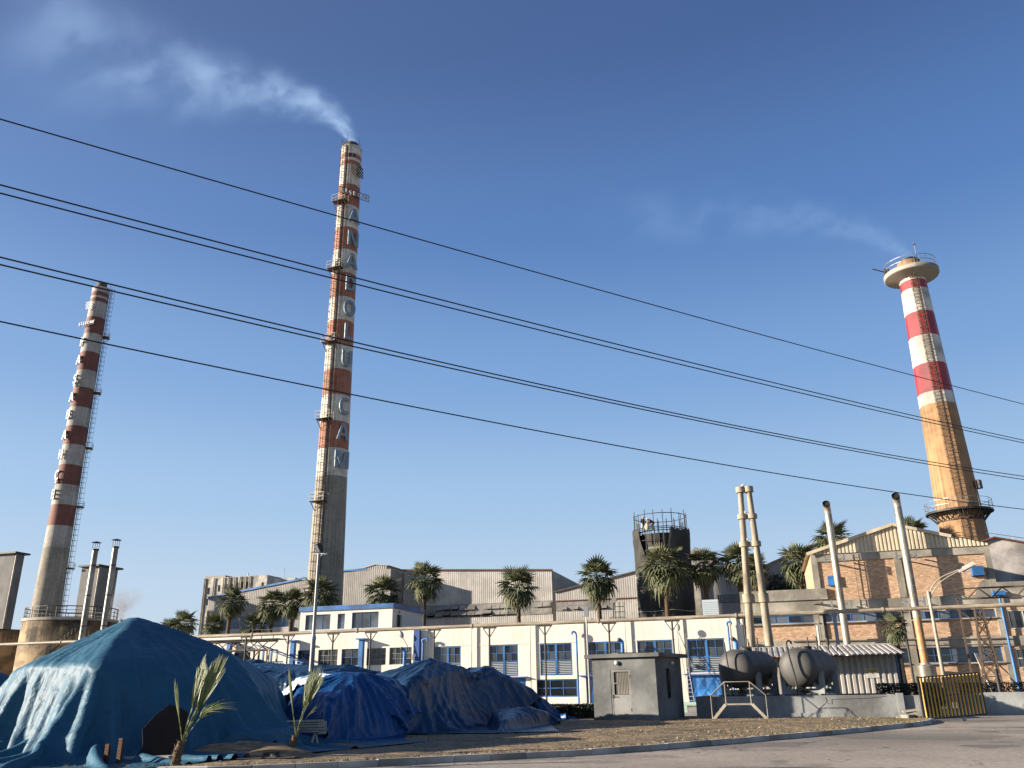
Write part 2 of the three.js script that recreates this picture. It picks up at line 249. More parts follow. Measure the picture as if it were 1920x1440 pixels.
// ---------- wall, window and door builders ----------
function wallSheet(x0, x1, y0, y1, z, holes, reveal = 0.2) { // upright wall face with real openings and reveals
  const q = [], uv = (v) => [v.x, v.y], add = (a, b, c, d, f = uv) => q.push([a, b, c, d, f(a), f(b), f(c), f(d)]);
  const xs = [...new Set([x0, x1, ...holes.flatMap((h) => [h[0], h[1]])])].filter((x) => x >= x0 && x <= x1).sort((a, b) => a - b);
  for (let i = 0; i + 1 < xs.length; i++) {
    const a = xs[i], b = xs[i + 1], m = (a + b) / 2, hs = holes.filter((h) => h[0] < m && h[1] > m).sort((p, s) => p[2] - s[2]);
    let y = y0;
    for (const h of [...hs, [0, 0, y1, y1]]) { if (h[2] > y + 1e-6) add(V(a, y, z), V(b, y, z), V(b, h[2], z), V(a, h[2], z)); y = h[3]; }
  }
  const zy = (v) => [v.z, v.y], zx = (v) => [v.x, v.z];
  for (const [a, b, c, d] of holes) {
    const w = z - reveal;
    add(V(a, c, z), V(a, d, z), V(a, d, w), V(a, c, w), zy); add(V(b, c, w), V(b, d, w), V(b, d, z), V(b, c, z), zy);
    add(V(a, c, w), V(b, c, w), V(b, c, z), V(a, c, z), zx); add(V(a, d, z), V(b, d, z), V(b, d, w), V(a, d, w), zx);
  }
  add(V(x0, y0, z - 0.3), V(x0, y0, z), V(x0, y1, z), V(x0, y1, z - 0.3), zy); add(V(x1, y0, z), V(x1, y0, z - 0.3), V(x1, y1, z - 0.3), V(x1, y1, z), zy); add(V(x0, y1, z), V(x1, y1, z), V(x1, y1, z - 0.3), V(x0, y1, z - 0.3), zx);
  return quadGeo(q);
}
function windowPart(parent, [x0, x1, y0, y1], z, o = {}) { // a frame with glazing bars; each pane its own mesh
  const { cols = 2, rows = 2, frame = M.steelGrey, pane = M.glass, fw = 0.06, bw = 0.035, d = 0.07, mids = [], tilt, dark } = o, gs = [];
  gs.push(bx(x0, x0 + fw, y0, y1, z, z + d), bx(x1 - fw, x1, y0, y1, z, z + d), bx(x0 + fw, x1 - fw, y0, y0 + fw, z, z + d), bx(x0 + fw, x1 - fw, y1 - fw, y1, z, z + d));
  const X = (i) => x0 + fw + (x1 - x0 - 2 * fw) * i / cols, Y = (j) => y0 + fw + (y1 - y0 - 2 * fw) * j / rows;
  for (let i = 1; i < cols; i++) { const w = mids.includes(i) ? fw * 1.5 : bw; gs.push(bx(X(i) - w / 2, X(i) + w / 2, y0 + fw, y1 - fw, z + 0.004, z + d - (mids.includes(i) ? 0 : 0.012))); }
  for (let j = 1; j < rows; j++) gs.push(bx(x0 + fw, x1 - fw, Y(j) - bw / 2, Y(j) + bw / 2, z + 0.002, z + d - 0.015));
  const w = part(parent, 'window', gs, frame);
  for (let i = 0; i < cols; i++) for (let j = 0; j < rows; j++) {
    const p = part(w, 'pane', bx(X(i) + 0.012, X(i + 1) - 0.012, Y(j) + 0.012, Y(j + 1) - 0.012, z + 0.012, z + 0.02), dark && dark(i, j) ? M.glassDark : pane);
  }
  return w;
}
function louvre(parent, x0, x1, y0, y1, z) { const gs = [], n = Math.round((y1 - y0) / 0.14); for (let i = 0; i < n; i++) gs.push(cb(0, 0, 0, x1 - x0, 0.012, 0.12).rotateX(0.7).translate((x0 + x1) / 2, y0 + (i + 0.5) * (y1 - y0) / n, z + 0.05)); gs.push(bx(x0, x1, y0, y1, z - 0.01, z - 0.004)); return part(parent, 'louvre', gs, M.louver); }
function pyramidPanel(x0, x1, y0, y1, z, h) { const a = V(x0, y0, z), b = V(x1, y0, z), c = V(x1, y1, z), d = V(x0, y1, z), p = V((x0 + x1) / 2, (y0 + y1) / 2, z + h), u = (v) => [v.x, v.y]; return quadGeo([[a, b], [b, c], [c, d], [d, a]].map(([s, t]) => [s, t, p, p, u(s), u(t), u(p), u(p)])); }
function steelDoor(parent, x0, x1, y0, y1, z, cols, rows, handleX) {
  const gs = [bx(x0, x1, y0, y1, z, z + 0.05)], d = part(parent, 'door', gs, M.blueBright);
  const w = (x1 - x0) / cols, h = (y1 - y0) / rows;
  for (let i = 0; i < cols; i++) for (let j = 0; j < rows; j++) part(d, 'panel', pyramidPanel(x0 + i * w + 0.05, x0 + (i + 1) * w - 0.05, y0 + j * h + 0.05, y0 + (j + 1) * h - 0.05, z + 0.053, 0.07), M.blueBright);
  part(d, 'handle', bar(V(handleX, y0 + 1, z + 0.1), V(handleX, y0 + 1.15, z + 0.1), 0.03), M.steelDark);
  return d;
}

// ---------- white factory building ----------
{
  const b = thing('factory_building', 'long cream two storey factory building with blue window frames', 'building');
  const big = [[-30.24, -27.6], [-24.75, -22.0], [-19.9, -16.92], [-15.5, -12.2], [-10.96, -7.87], [-6.53, -3.4]].map(([a, c]) => [a, c, 2.55, 5.32]);
  const small = [[-52.1, -50.2], [-44.82, -43.3], [-42.54, -40.42], [-40.0, -37.88], [-37.3, -35.26], [-34.9, -32.58]].map(([a, c]) => [a, c, 3.8, 5.37]);
  const low = [[-20.35, -16.55, 0.72, 2.22], [-29.9, -26.9, 0.72, 2.22], [-12.3, -8.2, 0.72, 2.22]], doors = [[-16.08, -14.9, 0.02, 2.4], [-22.9, -21.3, 0.02, 2.4], [-6.95, -3.55, 0.02, 2.36], [-49.6, -46.4, 0.02, 4.4]];
  part(b, 'wall', [wallSheet(-62, -1.7, 0, 7.12, 0, [...big, ...small, ...low, ...doors], 0.22), bx(-62, -1.7, 0, 6.9, -14, -0.32)], M.cream);
  part(b, 'roof', bx(-61.9, -1.8, 6.9, 6.98, -13.9, -0.34), M.roofFelt);
  part(b, 'string_course', bx(-31.4, -1.72, 5.34, 5.42, 0.003, 0.035), M.creamTrim);
  part(b, 'coping', bx(-62.05, -1.65, 7.12, 7.2, -0.32, 0.06), M.creamTrim);
  for (const x of [-31.2, -26.2, -20.5, -15.95, -11.65, -7.03, -2.45]) part(b, 'pilaster', [bx(x - 0.24, x + 0.24, 0, 7.1, 0.003, 0.13)], M.creamTrim);
  for (const x of [-26.45, -20.75, -11.9, -7.28, -2.75]) part(b, 'downpipe', tube(V(x - 0.06, 0.1, 0.07), V(x - 0.06, 7, 0.07), 0.045), M.steelGrey);
  const r = rng(41);
  for (const [a, c, y0, y1] of big) {
    const w = windowPart(b, [a, c, y0, y1], -0.16, { cols: 1, rows: 1, frame: M.blue, pane: M.glassDark, fw: 0.1, d: 0.12 }), m = (a + c) / 2, dk = Math.floor(r() * 4);
    part(w, 'mullion', [bx(m - 0.1, m + 0.1, y0 + 0.1, y1 - 0.1, -0.13, -0.03), bx(a + 0.1, c - 0.1, 3.82, 3.9, -0.128, -0.04)], M.blue);
    for (const [s, t] of [[a + 0.1, m - 0.1], [m + 0.1, c - 0.1]]) {
      part(w, 'glazing_bar', [bx((s + t) / 2 - 0.025, (s + t) / 2 + 0.025, 3.9, y1 - 0.1, -0.12, -0.06), bx(s, t, 4.55, 4.6, -0.118, -0.07)], M.blue);
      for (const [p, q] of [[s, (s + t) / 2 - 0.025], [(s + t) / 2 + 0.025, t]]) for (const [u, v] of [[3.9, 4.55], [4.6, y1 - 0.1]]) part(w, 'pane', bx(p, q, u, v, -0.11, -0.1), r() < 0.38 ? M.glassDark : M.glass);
      louvre(w, s, t, y0 + 0.1, 3.82, -0.14);
    }
  }
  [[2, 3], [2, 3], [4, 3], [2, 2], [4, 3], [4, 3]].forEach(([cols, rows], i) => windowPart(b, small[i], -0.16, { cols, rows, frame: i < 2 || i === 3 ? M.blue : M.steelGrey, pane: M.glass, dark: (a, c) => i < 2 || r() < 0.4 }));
  for (const h of low) windowPart(b, h, -0.16, { cols: 3, rows: 2, frame: M.blue, pane: M.glassDark, fw: 0.1, bw: 0.08 });
  steelDoor(b, -16.02, -14.94, 0.04, 2.36, -0.14, 1, 2, -15.1);
  steelDoor(b, -22.86, -21.34, 0.04, 2.36, -0.14, 2, 2, -22.05);
  steelDoor(b, -6.9, -3.6, 0.04, 2.32, -0.14, 4, 2, -5.2);
  part(b, 'door_canopy', [bx(-16.3, -14.7, 2.42, 2.5, 0.004, 0.45), bx(-23.1, -21.1, 2.42, 2.5, 0.004, 0.45), bx(-7.1, -3.4, 2.38, 2.46, 0.135, 0.3)], M.blue);
  part(b, 'gate', [bx(-49.55, -46.45, 0.03, 4.36, -0.2, -0.12)], M.louver);
  // rooftop room
  const room = part(b, 'rooftop_room', [wallSheet(-45.1, -34.95, 7.2, 9.15, -0.5, [[-44.5, -41.7, 7.32, 8.8], [-40.9, -40.1, 7.32, 8.8], [-39.32, -36.42, 7.32, 8.86]], 0.18), bx(-45.1, -35.32, 7, 9.13, -8.4, -0.82), wallSheet(0.802, 8.4, 7.2, 9.15, 0, [[1.6, 2.9, 7.3, 8.6]], 0.2).rotateY(Math.PI / 2).translate(-34.95, 0, 0)], M.cream);
  part(room, 'fascia', bx(-45.25, -34.8, 9.15, 9.6, -8.6, -0.35), M.blue);
  windowPart(room, [-44.5, -41.7, 7.32, 8.8], -0.66, { cols: 3, rows: 1, frame: M.blue, pane: M.glassSky });
  windowPart(room, [-40.9, -40.1, 7.32, 8.8], -0.66, { cols: 1, rows: 3, frame: M.blue, pane: M.glassSky });
  windowPart(room, [-39.32, -36.42, 7.32, 8.86], -0.66, { cols: 3, rows: 1, frame: M.blue, pane: M.glassSky });
  part(room, 'side_unlit_sheet', bx(-35.19, -35.13, 7.32, 8.58, -2.88, -1.62), M.black);  // black sheet painted in for the unlit inside of the room
  part(room, 'wall_lamp', [cb(-34.86, 8.85, -2, 0.16, 0.12, 0.12)], M.steelDark);
}
// small things on the factory's roof
solo('roof_cabinet', 'pale blue grey louvred cabinet on the factory roof beside netted silo', 'cabinet', [bx(-5.4, -3.9, 6.98, 9.2, -8, -6.5), ...Array.from({ length: 12 }, (_, i) => bx(-5.36, -3.94, 7.1 + i * 0.17, 7.16 + i * 0.17, -6.5, -6.46))], mat('pale cabinet', C(0.42, 0.47, 0.5), { roughness: 0.5 }));
{
  const a = thing('air_conditioner', 'cream boxed air conditioner on factory roof below the dark hall', 'air conditioner', [0.2, 6.98, -8]);
  part(a, 'casing', [bx(-1.2, 0.2, 0.3, 1.4, -0.8, 0), bx(-1.1, -0.9, 0, 0.3, -0.7, -0.1), bx(-0.1, 0.1, 0, 0.3, -0.7, -0.1)], M.sheetCream);
  part(a, 'grille', [bx(-1.08, -0.1, 0.42, 1.28, 0.003, 0.02)], M.steelRusty);
}
// blue ducts that climb the cream wall
function ventDuct(x, y1, w, label) {
  const d = thing('wall_duct', label, 'duct', [x, 0, 0.15], 0, 'blue ducts on the cream wall');
  part(d, 'shaft', [bx(-w / 2, w / 2, 0, y1, 0.1, 0.55)], M.blue);
  part(d, 'cap', [bx(-w / 2 - 0.22, w / 2 + 0.22, y1 + 0.02, y1 + 0.14, -0.12, 0.78), ...[-1, 1].map((s) => bx(s * w * 0.4 - 0.02, s * w * 0.4 + 0.02, y1, y1 + 0.03, 0.2, 0.5))], M.blue);
}
ventDuct(-52.4, 6.25, 0.42, 'blue wall duct with flat cap near truss bridge');
ventDuct(-45.1, 6.2, 0.42, 'blue wall duct with flat cap left of the tall floodlight pole');
ventDuct(-37.65, 6.15, 0.45, 'blue wall duct with flat cap below the rooftop room');
solo('wall_duct', 'wide dark blue duct rising the full height of the cream wall', 'duct', [bx(-32.2, -31.6, 0, 7.0, 0.15, 0.55)], M.blueDark, 'blue ducts on the cream wall');
function hookPipe(x, y1, r, len, label) { solo('vent_pipe', label, 'pipe', [tube(V(x, 0.02, 0.5), V(x, y1, 0.5), r, r, 10), path([V(x, y1, 0.5), V(x - 0.05, y1 + 0.22, 0.5), V(x - 0.22 * len, y1 + 0.34, 0.52), V(x - 0.45 * len, y1 + 0.3, 0.55), V(x - 0.5 * len, y1 + 0.1, 0.55)], r, 10, 4)], M.blue, 'blue vent pipes on the cream wall'); }
hookPipe(-31.25, 5.7, 0.1, -1, 'blue vent pipe with curved top beside the dark blue duct');
hookPipe(-16.35, 5.9, 0.09, 0.8, 'tall thin blue vent pipe with bent top left of grey hut');
hookPipe(-2.95, 6.3, 0.09, -0.6, 'blue vent pipe with curved top near the end of cream wall');
function elbowVent(x, y, z, label) {
  const d = thing('elbow_vent', label, 'vent', [x, 0, z], 0, 'blue elbow vents');
  part(d, 'pipe', [tube(V(0, 0, 0), V(0, y - 0.3, 0), 0.16, 0.16, 14), path([V(0, y - 0.32, 0), V(0, y - 0.05, 0.02), V(-0.08, y + 0.12, 0.1), V(-0.22, y + 0.2, 0.2)], 0.16, 14, 5)], M.blueBright);
  part(d, 'mouth', [tube(V(-0.2, y + 0.19, 0.18), V(-0.3, y + 0.24, 0.26), 0.175, 0.175, 16)], M.black);
}
elbowVent(-33.0, 5.0, 0.7, 'blue elbow vent with black mouth left of the dark blue duct');
elbowVent(-12.15, 5.2, 0.8, 'blue elbow vent with black mouth above the grey hut roof');
elbowVent(-2.4, 5.0, 0.7, 'blue elbow vent with black mouth above the left oil tank');

// ---------- brick building with corrugated gable ----------
{
  const b = thing('brick_building', 'brick and concrete workshop with cream corrugated gable', 'building');
  const strip = [[5.12, 11.2, 6.4, 7.02], [11.8, 18.1, 6.36, 6.98]], lower = [[5.12, 11.2, 2.95, 4.1], [11.8, 18.0, 2.95, 4.08]];
  part(b, 'brick_infill', [wallSheet(5.1, 18.15, 0, 11.45, -0.14, [...strip, ...lower], 0.12), bx(4.62, 18.58, 0, 12, -14, -0.46)], M.brick);
  part(b, 'concrete_frame', [bx(4.6, 5.1, 0, 12.02, -0.44, 0), bx(18.15, 18.62, 0, 12.02, -0.44, 0), bx(11.22, 11.78, 8.15, 11.4, -0.13, 0.06), bx(11.22, 11.78, 0, 7.4, -0.13, 0.03), bx(5.1, 18.15, 11.4, 12.02, -0.3, -0.01), bx(5.1, 18.15, 7.4, 8.12, -0.3, -0.012), bx(5.1, 11.22, 4.12, 4.94, -0.3, -0.03), bx(11.78, 18.15, 4.12, 4.94, -0.3, -0.03)], M.concreteFrame);
  part(b, 'sill', [bx(5.1, 11.2, 6.27, 6.37, -0.13, 0.12), bx(11.8, 18.15, 6.24, 6.34, -0.13, 0.12), bx(11.8, 18.15, 2.82, 2.92, -0.13, 0.12), bx(5.1, 11.2, 2.82, 2.92, -0.13, 0.12)], M.concreteFrame);
  const roofY = (x) => x < 11.5 ? 12.24 + (x - 4.5) * (14.3 - 12.24) / 7 : 14.3 - (x - 11.5) * (14.3 - 12.2) / 7.2;
  part(b, 'gable_cladding', corrugated(4.66, 18.6, 12.03, (x) => roofY(x) - 0.04, 0.02, 0.31, 0.09), M.sheetCream);
  const slope = (xa, xb) => { const q = [], n = 34; for (let i = 0; i < n; i++) { const za = 0.28 - i * 14.4 / n, zb = 0.28 - (i + 1) * 14.4 / n, zm = (za + zb) / 2, f = (x, z, d) => V(x, roofY(x) + d, z), u = (v) => [v.x, v.z]; for (const [s, t, d0, d1] of [[za, zm, 0, 0.05], [zm, zb, 0.05, 0]]) { const A = f(xa, s, d0), B = f(xb, s, d0), D = f(xb, t, d1), E = f(xa, t, d1); q.push([A, B, D, E, u(A), u(B), u(D), u(E)]); } } return quadGeo(q); };
  part(b, 'roof', [slope(4.3, 11.5), slope(11.5, 18.9)], M.sheetCream);
  const vx = (xa, xb, d) => { const a = V(xa, roofY(xa), 0.3), c = V(xb, roofY(xb), 0.3); return bar(a.setY(a.y - 0.1), c.setY(c.y - 0.1), 0.06, 0.26); };
  part(b, 'verge_board', [vx(4.3, 11.5), vx(11.5, 15.9)], M.sheetCream);
  for (const h of strip) windowPart(b, h, -0.24, { cols: 6, rows: 1, frame: M.blue, pane: M.glassSky, fw: 0.05, bw: 0.05, dark: (i) => i % 3 === 1 });
  windowPart(b, lower[0], -0.24, { cols: 5, rows: 2, frame: M.blue, pane: M.glassDark });
  windowPart(b, lower[1], -0.24, { cols: 5, rows: 2, frame: M.blue, pane: M.glassSky, dark: (i) => i < 2 });
  for (const [x, y] of [[5.75, 9.4], [16.95, 9.62]]) { const p = part(b, 'blue_vent_box', [bx(x, x + 0.85, y, y + 0.75, -0.13, x > 10 ? 0.42 : 0.1)], M.blueBright); part(p, 'flange', [bx(x - 0.06, x + 0.91, y - 0.06, y - 0.01, -0.12, 0.12)], M.blue); }
  part(b, 'patch', [poly([[16.9, 8.13], [18.14, 8.13], [18.14, 10.2], [17.95, 9.4], [17.4, 9.1], [17.1, 8.6]], -0.13, -0.09)], M.concreteFrame);
  part(b, 'ladder', [...[0, 0.45].map((d) => bar(V(8.05 + d, 7.5, 0.02), V(8.05 + d, 11.9, 0.02), 0.03)), ...Array.from({ length: 14 }, (_, i) => bar(V(8.05, 7.7 + i * 0.3, 0.02), V(8.5, 7.7 + i * 0.3, 0.02), 0.02))], M.steelRusty);
  part(b, 'wall_pipe', [tube(V(2, 4.95, 0.16), V(18.4, 4.72, 0.16), 0.06), tube(V(2, 4.45, 0.1), V(18.4, 4.3, 0.1), 0.03)], M.pipe);
}
{
  const b = thing('brick_wing', 'low brick wing with heavy concrete parapet behind twin concrete poles', 'building');
  const strip = [[-1.2, 4.4, 6.4, 7.02]];
  part(b, 'brick_wall', [wallSheet(-1.66, 4.58, 0, 7.2, -0.14, strip, 0.12), bx(-1.66, 4.58, 0, 7.2, -14, -0.46)], M.brick);
  part(b, 'parapet', [bx(-1.69, 4.6, 7.2, 8.24, -0.5, -0.01), bx(-1.69, 5.52, 8.24, 9.15, -0.5, 0.14), bx(5.1, 5.52, 8.7, 9.08, -0.01, 0.142)], M.concreteFrame);
  part(b, 'concrete_band', [bx(-1.66, 4.58, 4.05, 4.94, -0.13, -0.03), bx(-1.66, 4.58, 6.27, 6.37, -0.13, 0.1), bx(4.2, 4.59, 0, 7.2, -0.13, 0.02)], M.concreteFrame);
  part(b, 'roof', bx(-1.6, 4.5, 7.2, 8.3, -13.9, -0.52), M.roofFelt);
  windowPart(b, strip[0], -0.24, { cols: 5, rows: 1, frame: M.blue, pane: M.glassSky, fw: 0.05, bw: 0.05, dark: (i) => i === 0 || i === 3 });
  part(b, 'spout', [bar(V(4.3, 7.95, 0.02), V(5, 7.95, 0.5), 0.16)], M.steelRusty);
}
{
  const b = thing('brick_annex', 'brick annex with white window frames at the right edge', 'building');
  const up = [[18.95, 21.2, 5.36, 6.85], [21.5, 24.2, 5.36, 6.85]], dn = [[18.95, 21.2, 2.4, 3.9], [21.5, 24.2, 2.4, 3.9]];
  part(b, 'brick_wall', [wallSheet(18.64, 27, 0, 7.3, -0.14, [...up, ...dn], 0.14), bx(18.64, 27, 0, 7.3, -14, -0.46)], M.brick);
  part(b, 'parapet', [bx(18.63, 27, 7.3, 9.05, -0.5, 0.02), bx(18.63, 27, 4.1, 4.85, -0.13, -0.02)], M.concreteFrame);
  part(b, 'roof', bx(18.7, 26.9, 7.3, 8.4, -13.9, -0.52), M.roofFelt);
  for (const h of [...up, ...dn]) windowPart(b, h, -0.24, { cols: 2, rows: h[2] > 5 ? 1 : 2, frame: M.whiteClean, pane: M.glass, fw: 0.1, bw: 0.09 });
}
solo('downpipe_hopper', 'bright blue rain hopper and downpipe between brick workshop and annex', 'pipe', [bx(18.1, 19, 8.0, 8.3, 0.03, 0.5), tube(V(18.55, 8, 0.24), V(18.55, 0.05, 0.24), 0.09)], M.blueBright);
// roof cowls behind the gable
for (const [x, y, z, l] of [[13.9, 14.1, -6, 'small black mushroom roof cowl in front of red banded chimney'], [19.6, 12.3, -9, 'dark stub flue beside the base of red banded chimney']]) solo('roof_cowl', l, 'vent', [tube(V(x, y - 3, z), V(x, y + 0.5, z), 0.25, 0.25, 14), tube(V(x, y + 0.75, z), V(x, y + 0.98, z), 0.52, 0.1, 16), ...[0, 2, 4].map((a) => bar(V(x + 0.2 * Math.cos(a), y + 0.45, z + 0.2 * Math.sin(a)), V(x + 0.3 * Math.cos(a), y + 0.78, z + 0.3 * Math.sin(a)), 0.03))], M.black);
{
  const b = thing('pale_shed', 'pale rendered shed with sloping roof behind the annex at right edge', 'building');
  part(b, 'wall', poly([[19.6, 0], [36, 0], [36, 10.8], [22.1, 14.3], [19.6, 13.6]], -26, -12.2), mat('pale render', C(0.5, 0.46, 0.42), { map: T.grime }));
  part(b, 'roof_edge', [bar(V(22.1, 14.38, -12.1), V(36, 10.88, -12.1), 0.4, 0.16), bar(V(19.5, 13.66, -12.1), V(22.1, 14.38, -12.1), 0.4, 0.14)], M.redBrown);
  part(b, 'handrail', [tube(V(21.8, 15, -13), V(27, 13.8, -13), 0.03), ...[22.5, 24, 25.5].map((x) => tube(V(x, 14, -13), V(x, 14.95 - (x - 22) * 0.2, -13), 0.03))], M.steelGrey);
  const t = thing('added_roof_tank', 'added dark tank on the annex roof in place of shadow at right edge', 'tank', [28.4, 8.4, -7.5]);  // added tank: its dark shape stands in for shadow on the wall behind
  const shell = new THREE.LatheGeometry([[0, -4.6], [0.8, -4.4], [1.35, -3.9], [1.5, -3.3], [1.5, 3.3], [1.35, 3.9], [0.8, 4.4], [0, 4.6]].map(([x, y]) => new THREE.Vector2(x, y)), 28).rotateZ(Math.PI / 2).translate(0, 1.9, 0);
  part(t, 'shell', shell, M.tank); part(t, 'cradle', [bx(-2.6, -2.2, 0, 0.9, -1.1, 1.1), bx(2.2, 2.6, 0, 0.9, -1.1, 1.1)], M.concrete);
  part(t, 'hatch_rail', [path([V(-1, 3.3, 0.4), V(-1, 4.1, 0.4), V(-0.4, 4.3, 0.4), V(0.2, 4.1, 0.4), V(0.2, 3.3, 0.4)], 0.05), path([V(-1, 3.3, -0.4), V(-1, 4.1, -0.4), V(-0.4, 4.3, -0.4), V(0.2, 4.1, -0.4), V(0.2, 3.3, -0.4)], 0.05)], M.steelDark);
}
{
  const t = thing('truss_beam', 'rusty lattice beam above the pipeline in front of brick workshop', 'beam', [14.2, 7.35, 6]);
  const n = 6, L = 4.9; part(t, 'chord', [bar(V(0, 0.75, 0), V(L, 0.75, 0), 0.12), bar(V(0, 0, 0), V(L, 0, 0), 0.12)], M.steelRusty);
  for (let i = 0; i < n; i++) part(t, 'brace', [bar(V(i * L / n, i % 2 ? 0 : 0.75, 0), V((i + 1) * L / n, i % 2 ? 0.75 : 0, 0), 0.08)], M.steelRusty);
  part(t, 'post', [bar(V(0.1, -7.35, 0), V(0.1, 0, 0), 0.12), bar(V(L - 0.1, -7.35, 0), V(L - 0.1, 0, 0), 0.12)], M.steelRusty);
}
// ---------- halls behind ----------
function hallWindows(parent, x0, x1, y0, y1, z, n, open) { // steel casement band; some casements stand open
  part(parent, 'window_band_frame', [bx(x0, x1, y0, y0 + 0.1, z, z + 0.12), bx(x0, x1, y1 - 0.1, y1, z, z + 0.12), ...Array.from({ length: n + 1 }, (_, i) => { const x = x0 + (x1 - x0) * i / n; return bx(x - 0.05, x + 0.05, y0 + 0.1, y1 - 0.1, z + 0.01, z + 0.11); }), bx(x0, x1, (y0 + y1) / 2 - 0.04, (y0 + y1) / 2 + 0.04, z + 0.012, z + 0.1)], M.sheetGrey);
  for (let i = 0; i < n; i++) for (const row of [0, 1]) {
    const a = x0 + (x1 - x0) * i / n + 0.06, c = x0 + (x1 - x0) * (i + 1) / n - 0.06, h = (y1 - y0) / 2 - 0.18, yt = row ? y1 - 0.12 : (y0 + y1) / 2 - 0.06;
    const g = bx(a, c, -h, 0, -0.02, 0.02), k = open(i, row); if (k) g.rotateX(-k); part(parent, 'casement', g.translate(0, yt, z + 0.08), M.sheetPaneMat);
  }
}
M.sheetPaneMat = mat('wired glass casement', C(0.3, 0.28, 0.25), { roughness: 0.35, map: T.grime });
{
  const b = thing('corrugated_hall', 'tall grey corrugated hall with sloping blue roof edge behind the middle chimney', 'building');
  const top = (x) => x < -66.6 ? 17.67 + (x + 86.1) * (20.16 - 17.67) / 19.5 : 20.2;
  const gs = corrugated(-92, -57.7, 10.9, (x) => top(Math.max(x, -92)), -50, 0.34, 0.016);
  part(b, 'cladding', gs, M.sheetGrey);
  part(b, 'shell', [poly([[-92, 0], [-57.72, 0], [-57.72, 20.1], [-66.6, 20.1], [-86, 17.6], [-92, 16.8]], -90, -50.1)], M.sheetGrey);
  part(b, 'roof_edge', [bar(V(-92, top(-92) + 0.1, -49.9), V(-66.6, 20.28, -49.9), 0.2, 0.3), bar(V(-66.6, 20.28, -49.9), V(-62, 20.42, -49.9), 0.2, 0.25)], M.blue);
  part(b, 'lower_wall', [bx(-92, -75, 0, 11.6, -50.05, -49.6)], M.sheetPale);
  windowPart(b, [-89, -75.2, 11.65, 13.5], -49.92, { cols: 16, rows: 2, frame: M.blue, pane: M.glassSky, fw: 0.1, bw: 0.07, dark: (i, j) => (i * 7 + j * 3) % 11 === 0 });
  part(b, 'roof_monitor', [corrugated(-63.4, -59.4, 20.2, (x) => x < -61.4 ? 20.85 + (x + 63.4) * 0.2 : 21.25 - (x + 61.4) * 0.12, -52, 0.4, 0.06), poly([[-63.7, 20.8], [-61.4, 21.3], [-59, 21.0], [-59, 21.1], [-61.4, 21.42], [-63.7, 20.95]], -80, -51.8)], M.sheetPale);
}
{
  const b = thing('corrugated_hall', 'long pale corrugated hall with band of open casements behind the palms', 'building');
  part(b, 'cladding', [corrugated(-57.6, -31.75, 14.5, (x) => 20.5 - (x + 57.6) * 0.05, -55, 0.34, 0.016)], M.sheetPale);
  part(b, 'lower_cladding', [corrugated(-57.6, -31.75, 0, 12.4, -54.95, 0.34, 0.016)], M.sheetPale);
  part(b, 'shell', [poly([[-57.6, 14.42], [-31.75, 14.42], [-31.75, 19.2], [-57.6, 20.45]], -90, -55.1), bx(-57.6, -31.75, 0, 12.4, -90, -55.1), bx(-57.6, -31.75, 12.4, 14.42, -90, -61), bx(-57.6, -57.3, 12.4, 14.42, -61, -55.1), bx(-32.05, -31.75, 12.4, 14.42, -61, -55.1)], M.sheetGrey);
  part(b, 'roof_trim', [bar(V(-57.6, 20.6, -54.8), V(-31.6, 19.3, -54.8), 0.3, 0.2)], M.redBrown);
  part(b, 'side_wall', [corrugated(55.1, 90, 0, 19.2, 0, 0.5, 0.05).rotateY(Math.PI / 2).translate(-31.7, 0, 0)], M.sheetGrey);
  const r = rng(77); hallWindows(b, -57.4, -32, 12.45, 14.45, -54.95, 18, (i, row) => (i < 11 && row === 0) || (i < 7 && i > 3) ? 0.5 + 0.4 * r() : r() < 0.3 ? 0.4 : 0);
}
{
  const b = thing('lean_to_hall', 'pale corrugated lean-to with small open casements left of netted silo', 'building');
  const top = (x) => 15.2 + (x + 30.2) * 0.193;
  part(b, 'cladding', [corrugated(-30.1, -13, 13.9, top, -50, 0.34, 0.016), corrugated(-21.2, -13, 0, 13.85, -49.97, 0.34, 0.016), corrugated(-30.1, -21.3, 0, 12.3, -49.97, 0.34, 0.016)], M.sheetPale);
  part(b, 'shell', [poly([[-30.1, 13.82], [-13, 13.82], [-13, 18.4], [-30.1, 15.1]], -85, -50.1), bx(-30.1, -13, 0, 12.3, -85, -50.1), bx(-30.1, -13, 12.3, 13.82, -85, -55), bx(-30.1, -29.9, 12.3, 13.82, -55, -50.1), bx(-21.25, -13, 12.3, 13.82, -55, -50.1)], M.sheetGrey);
  part(b, 'drip_edge', [bx(-30.1, -13, 13.82, 13.95, -50, -49.75)], M.redBrown);
  part(b, 'roof_trim', [bar(V(-30.3, 15.25, -49.85), V(-13, 18.6, -49.85), 0.3, 0.2)], M.steelRusty);
  hallWindows(b, -30, -21.3, 12.3, 13.82, -50.02, 10, (i, row) => [1, 3, 7, 8].includes(i) && row === 0 ? 0.7 : 0);
}
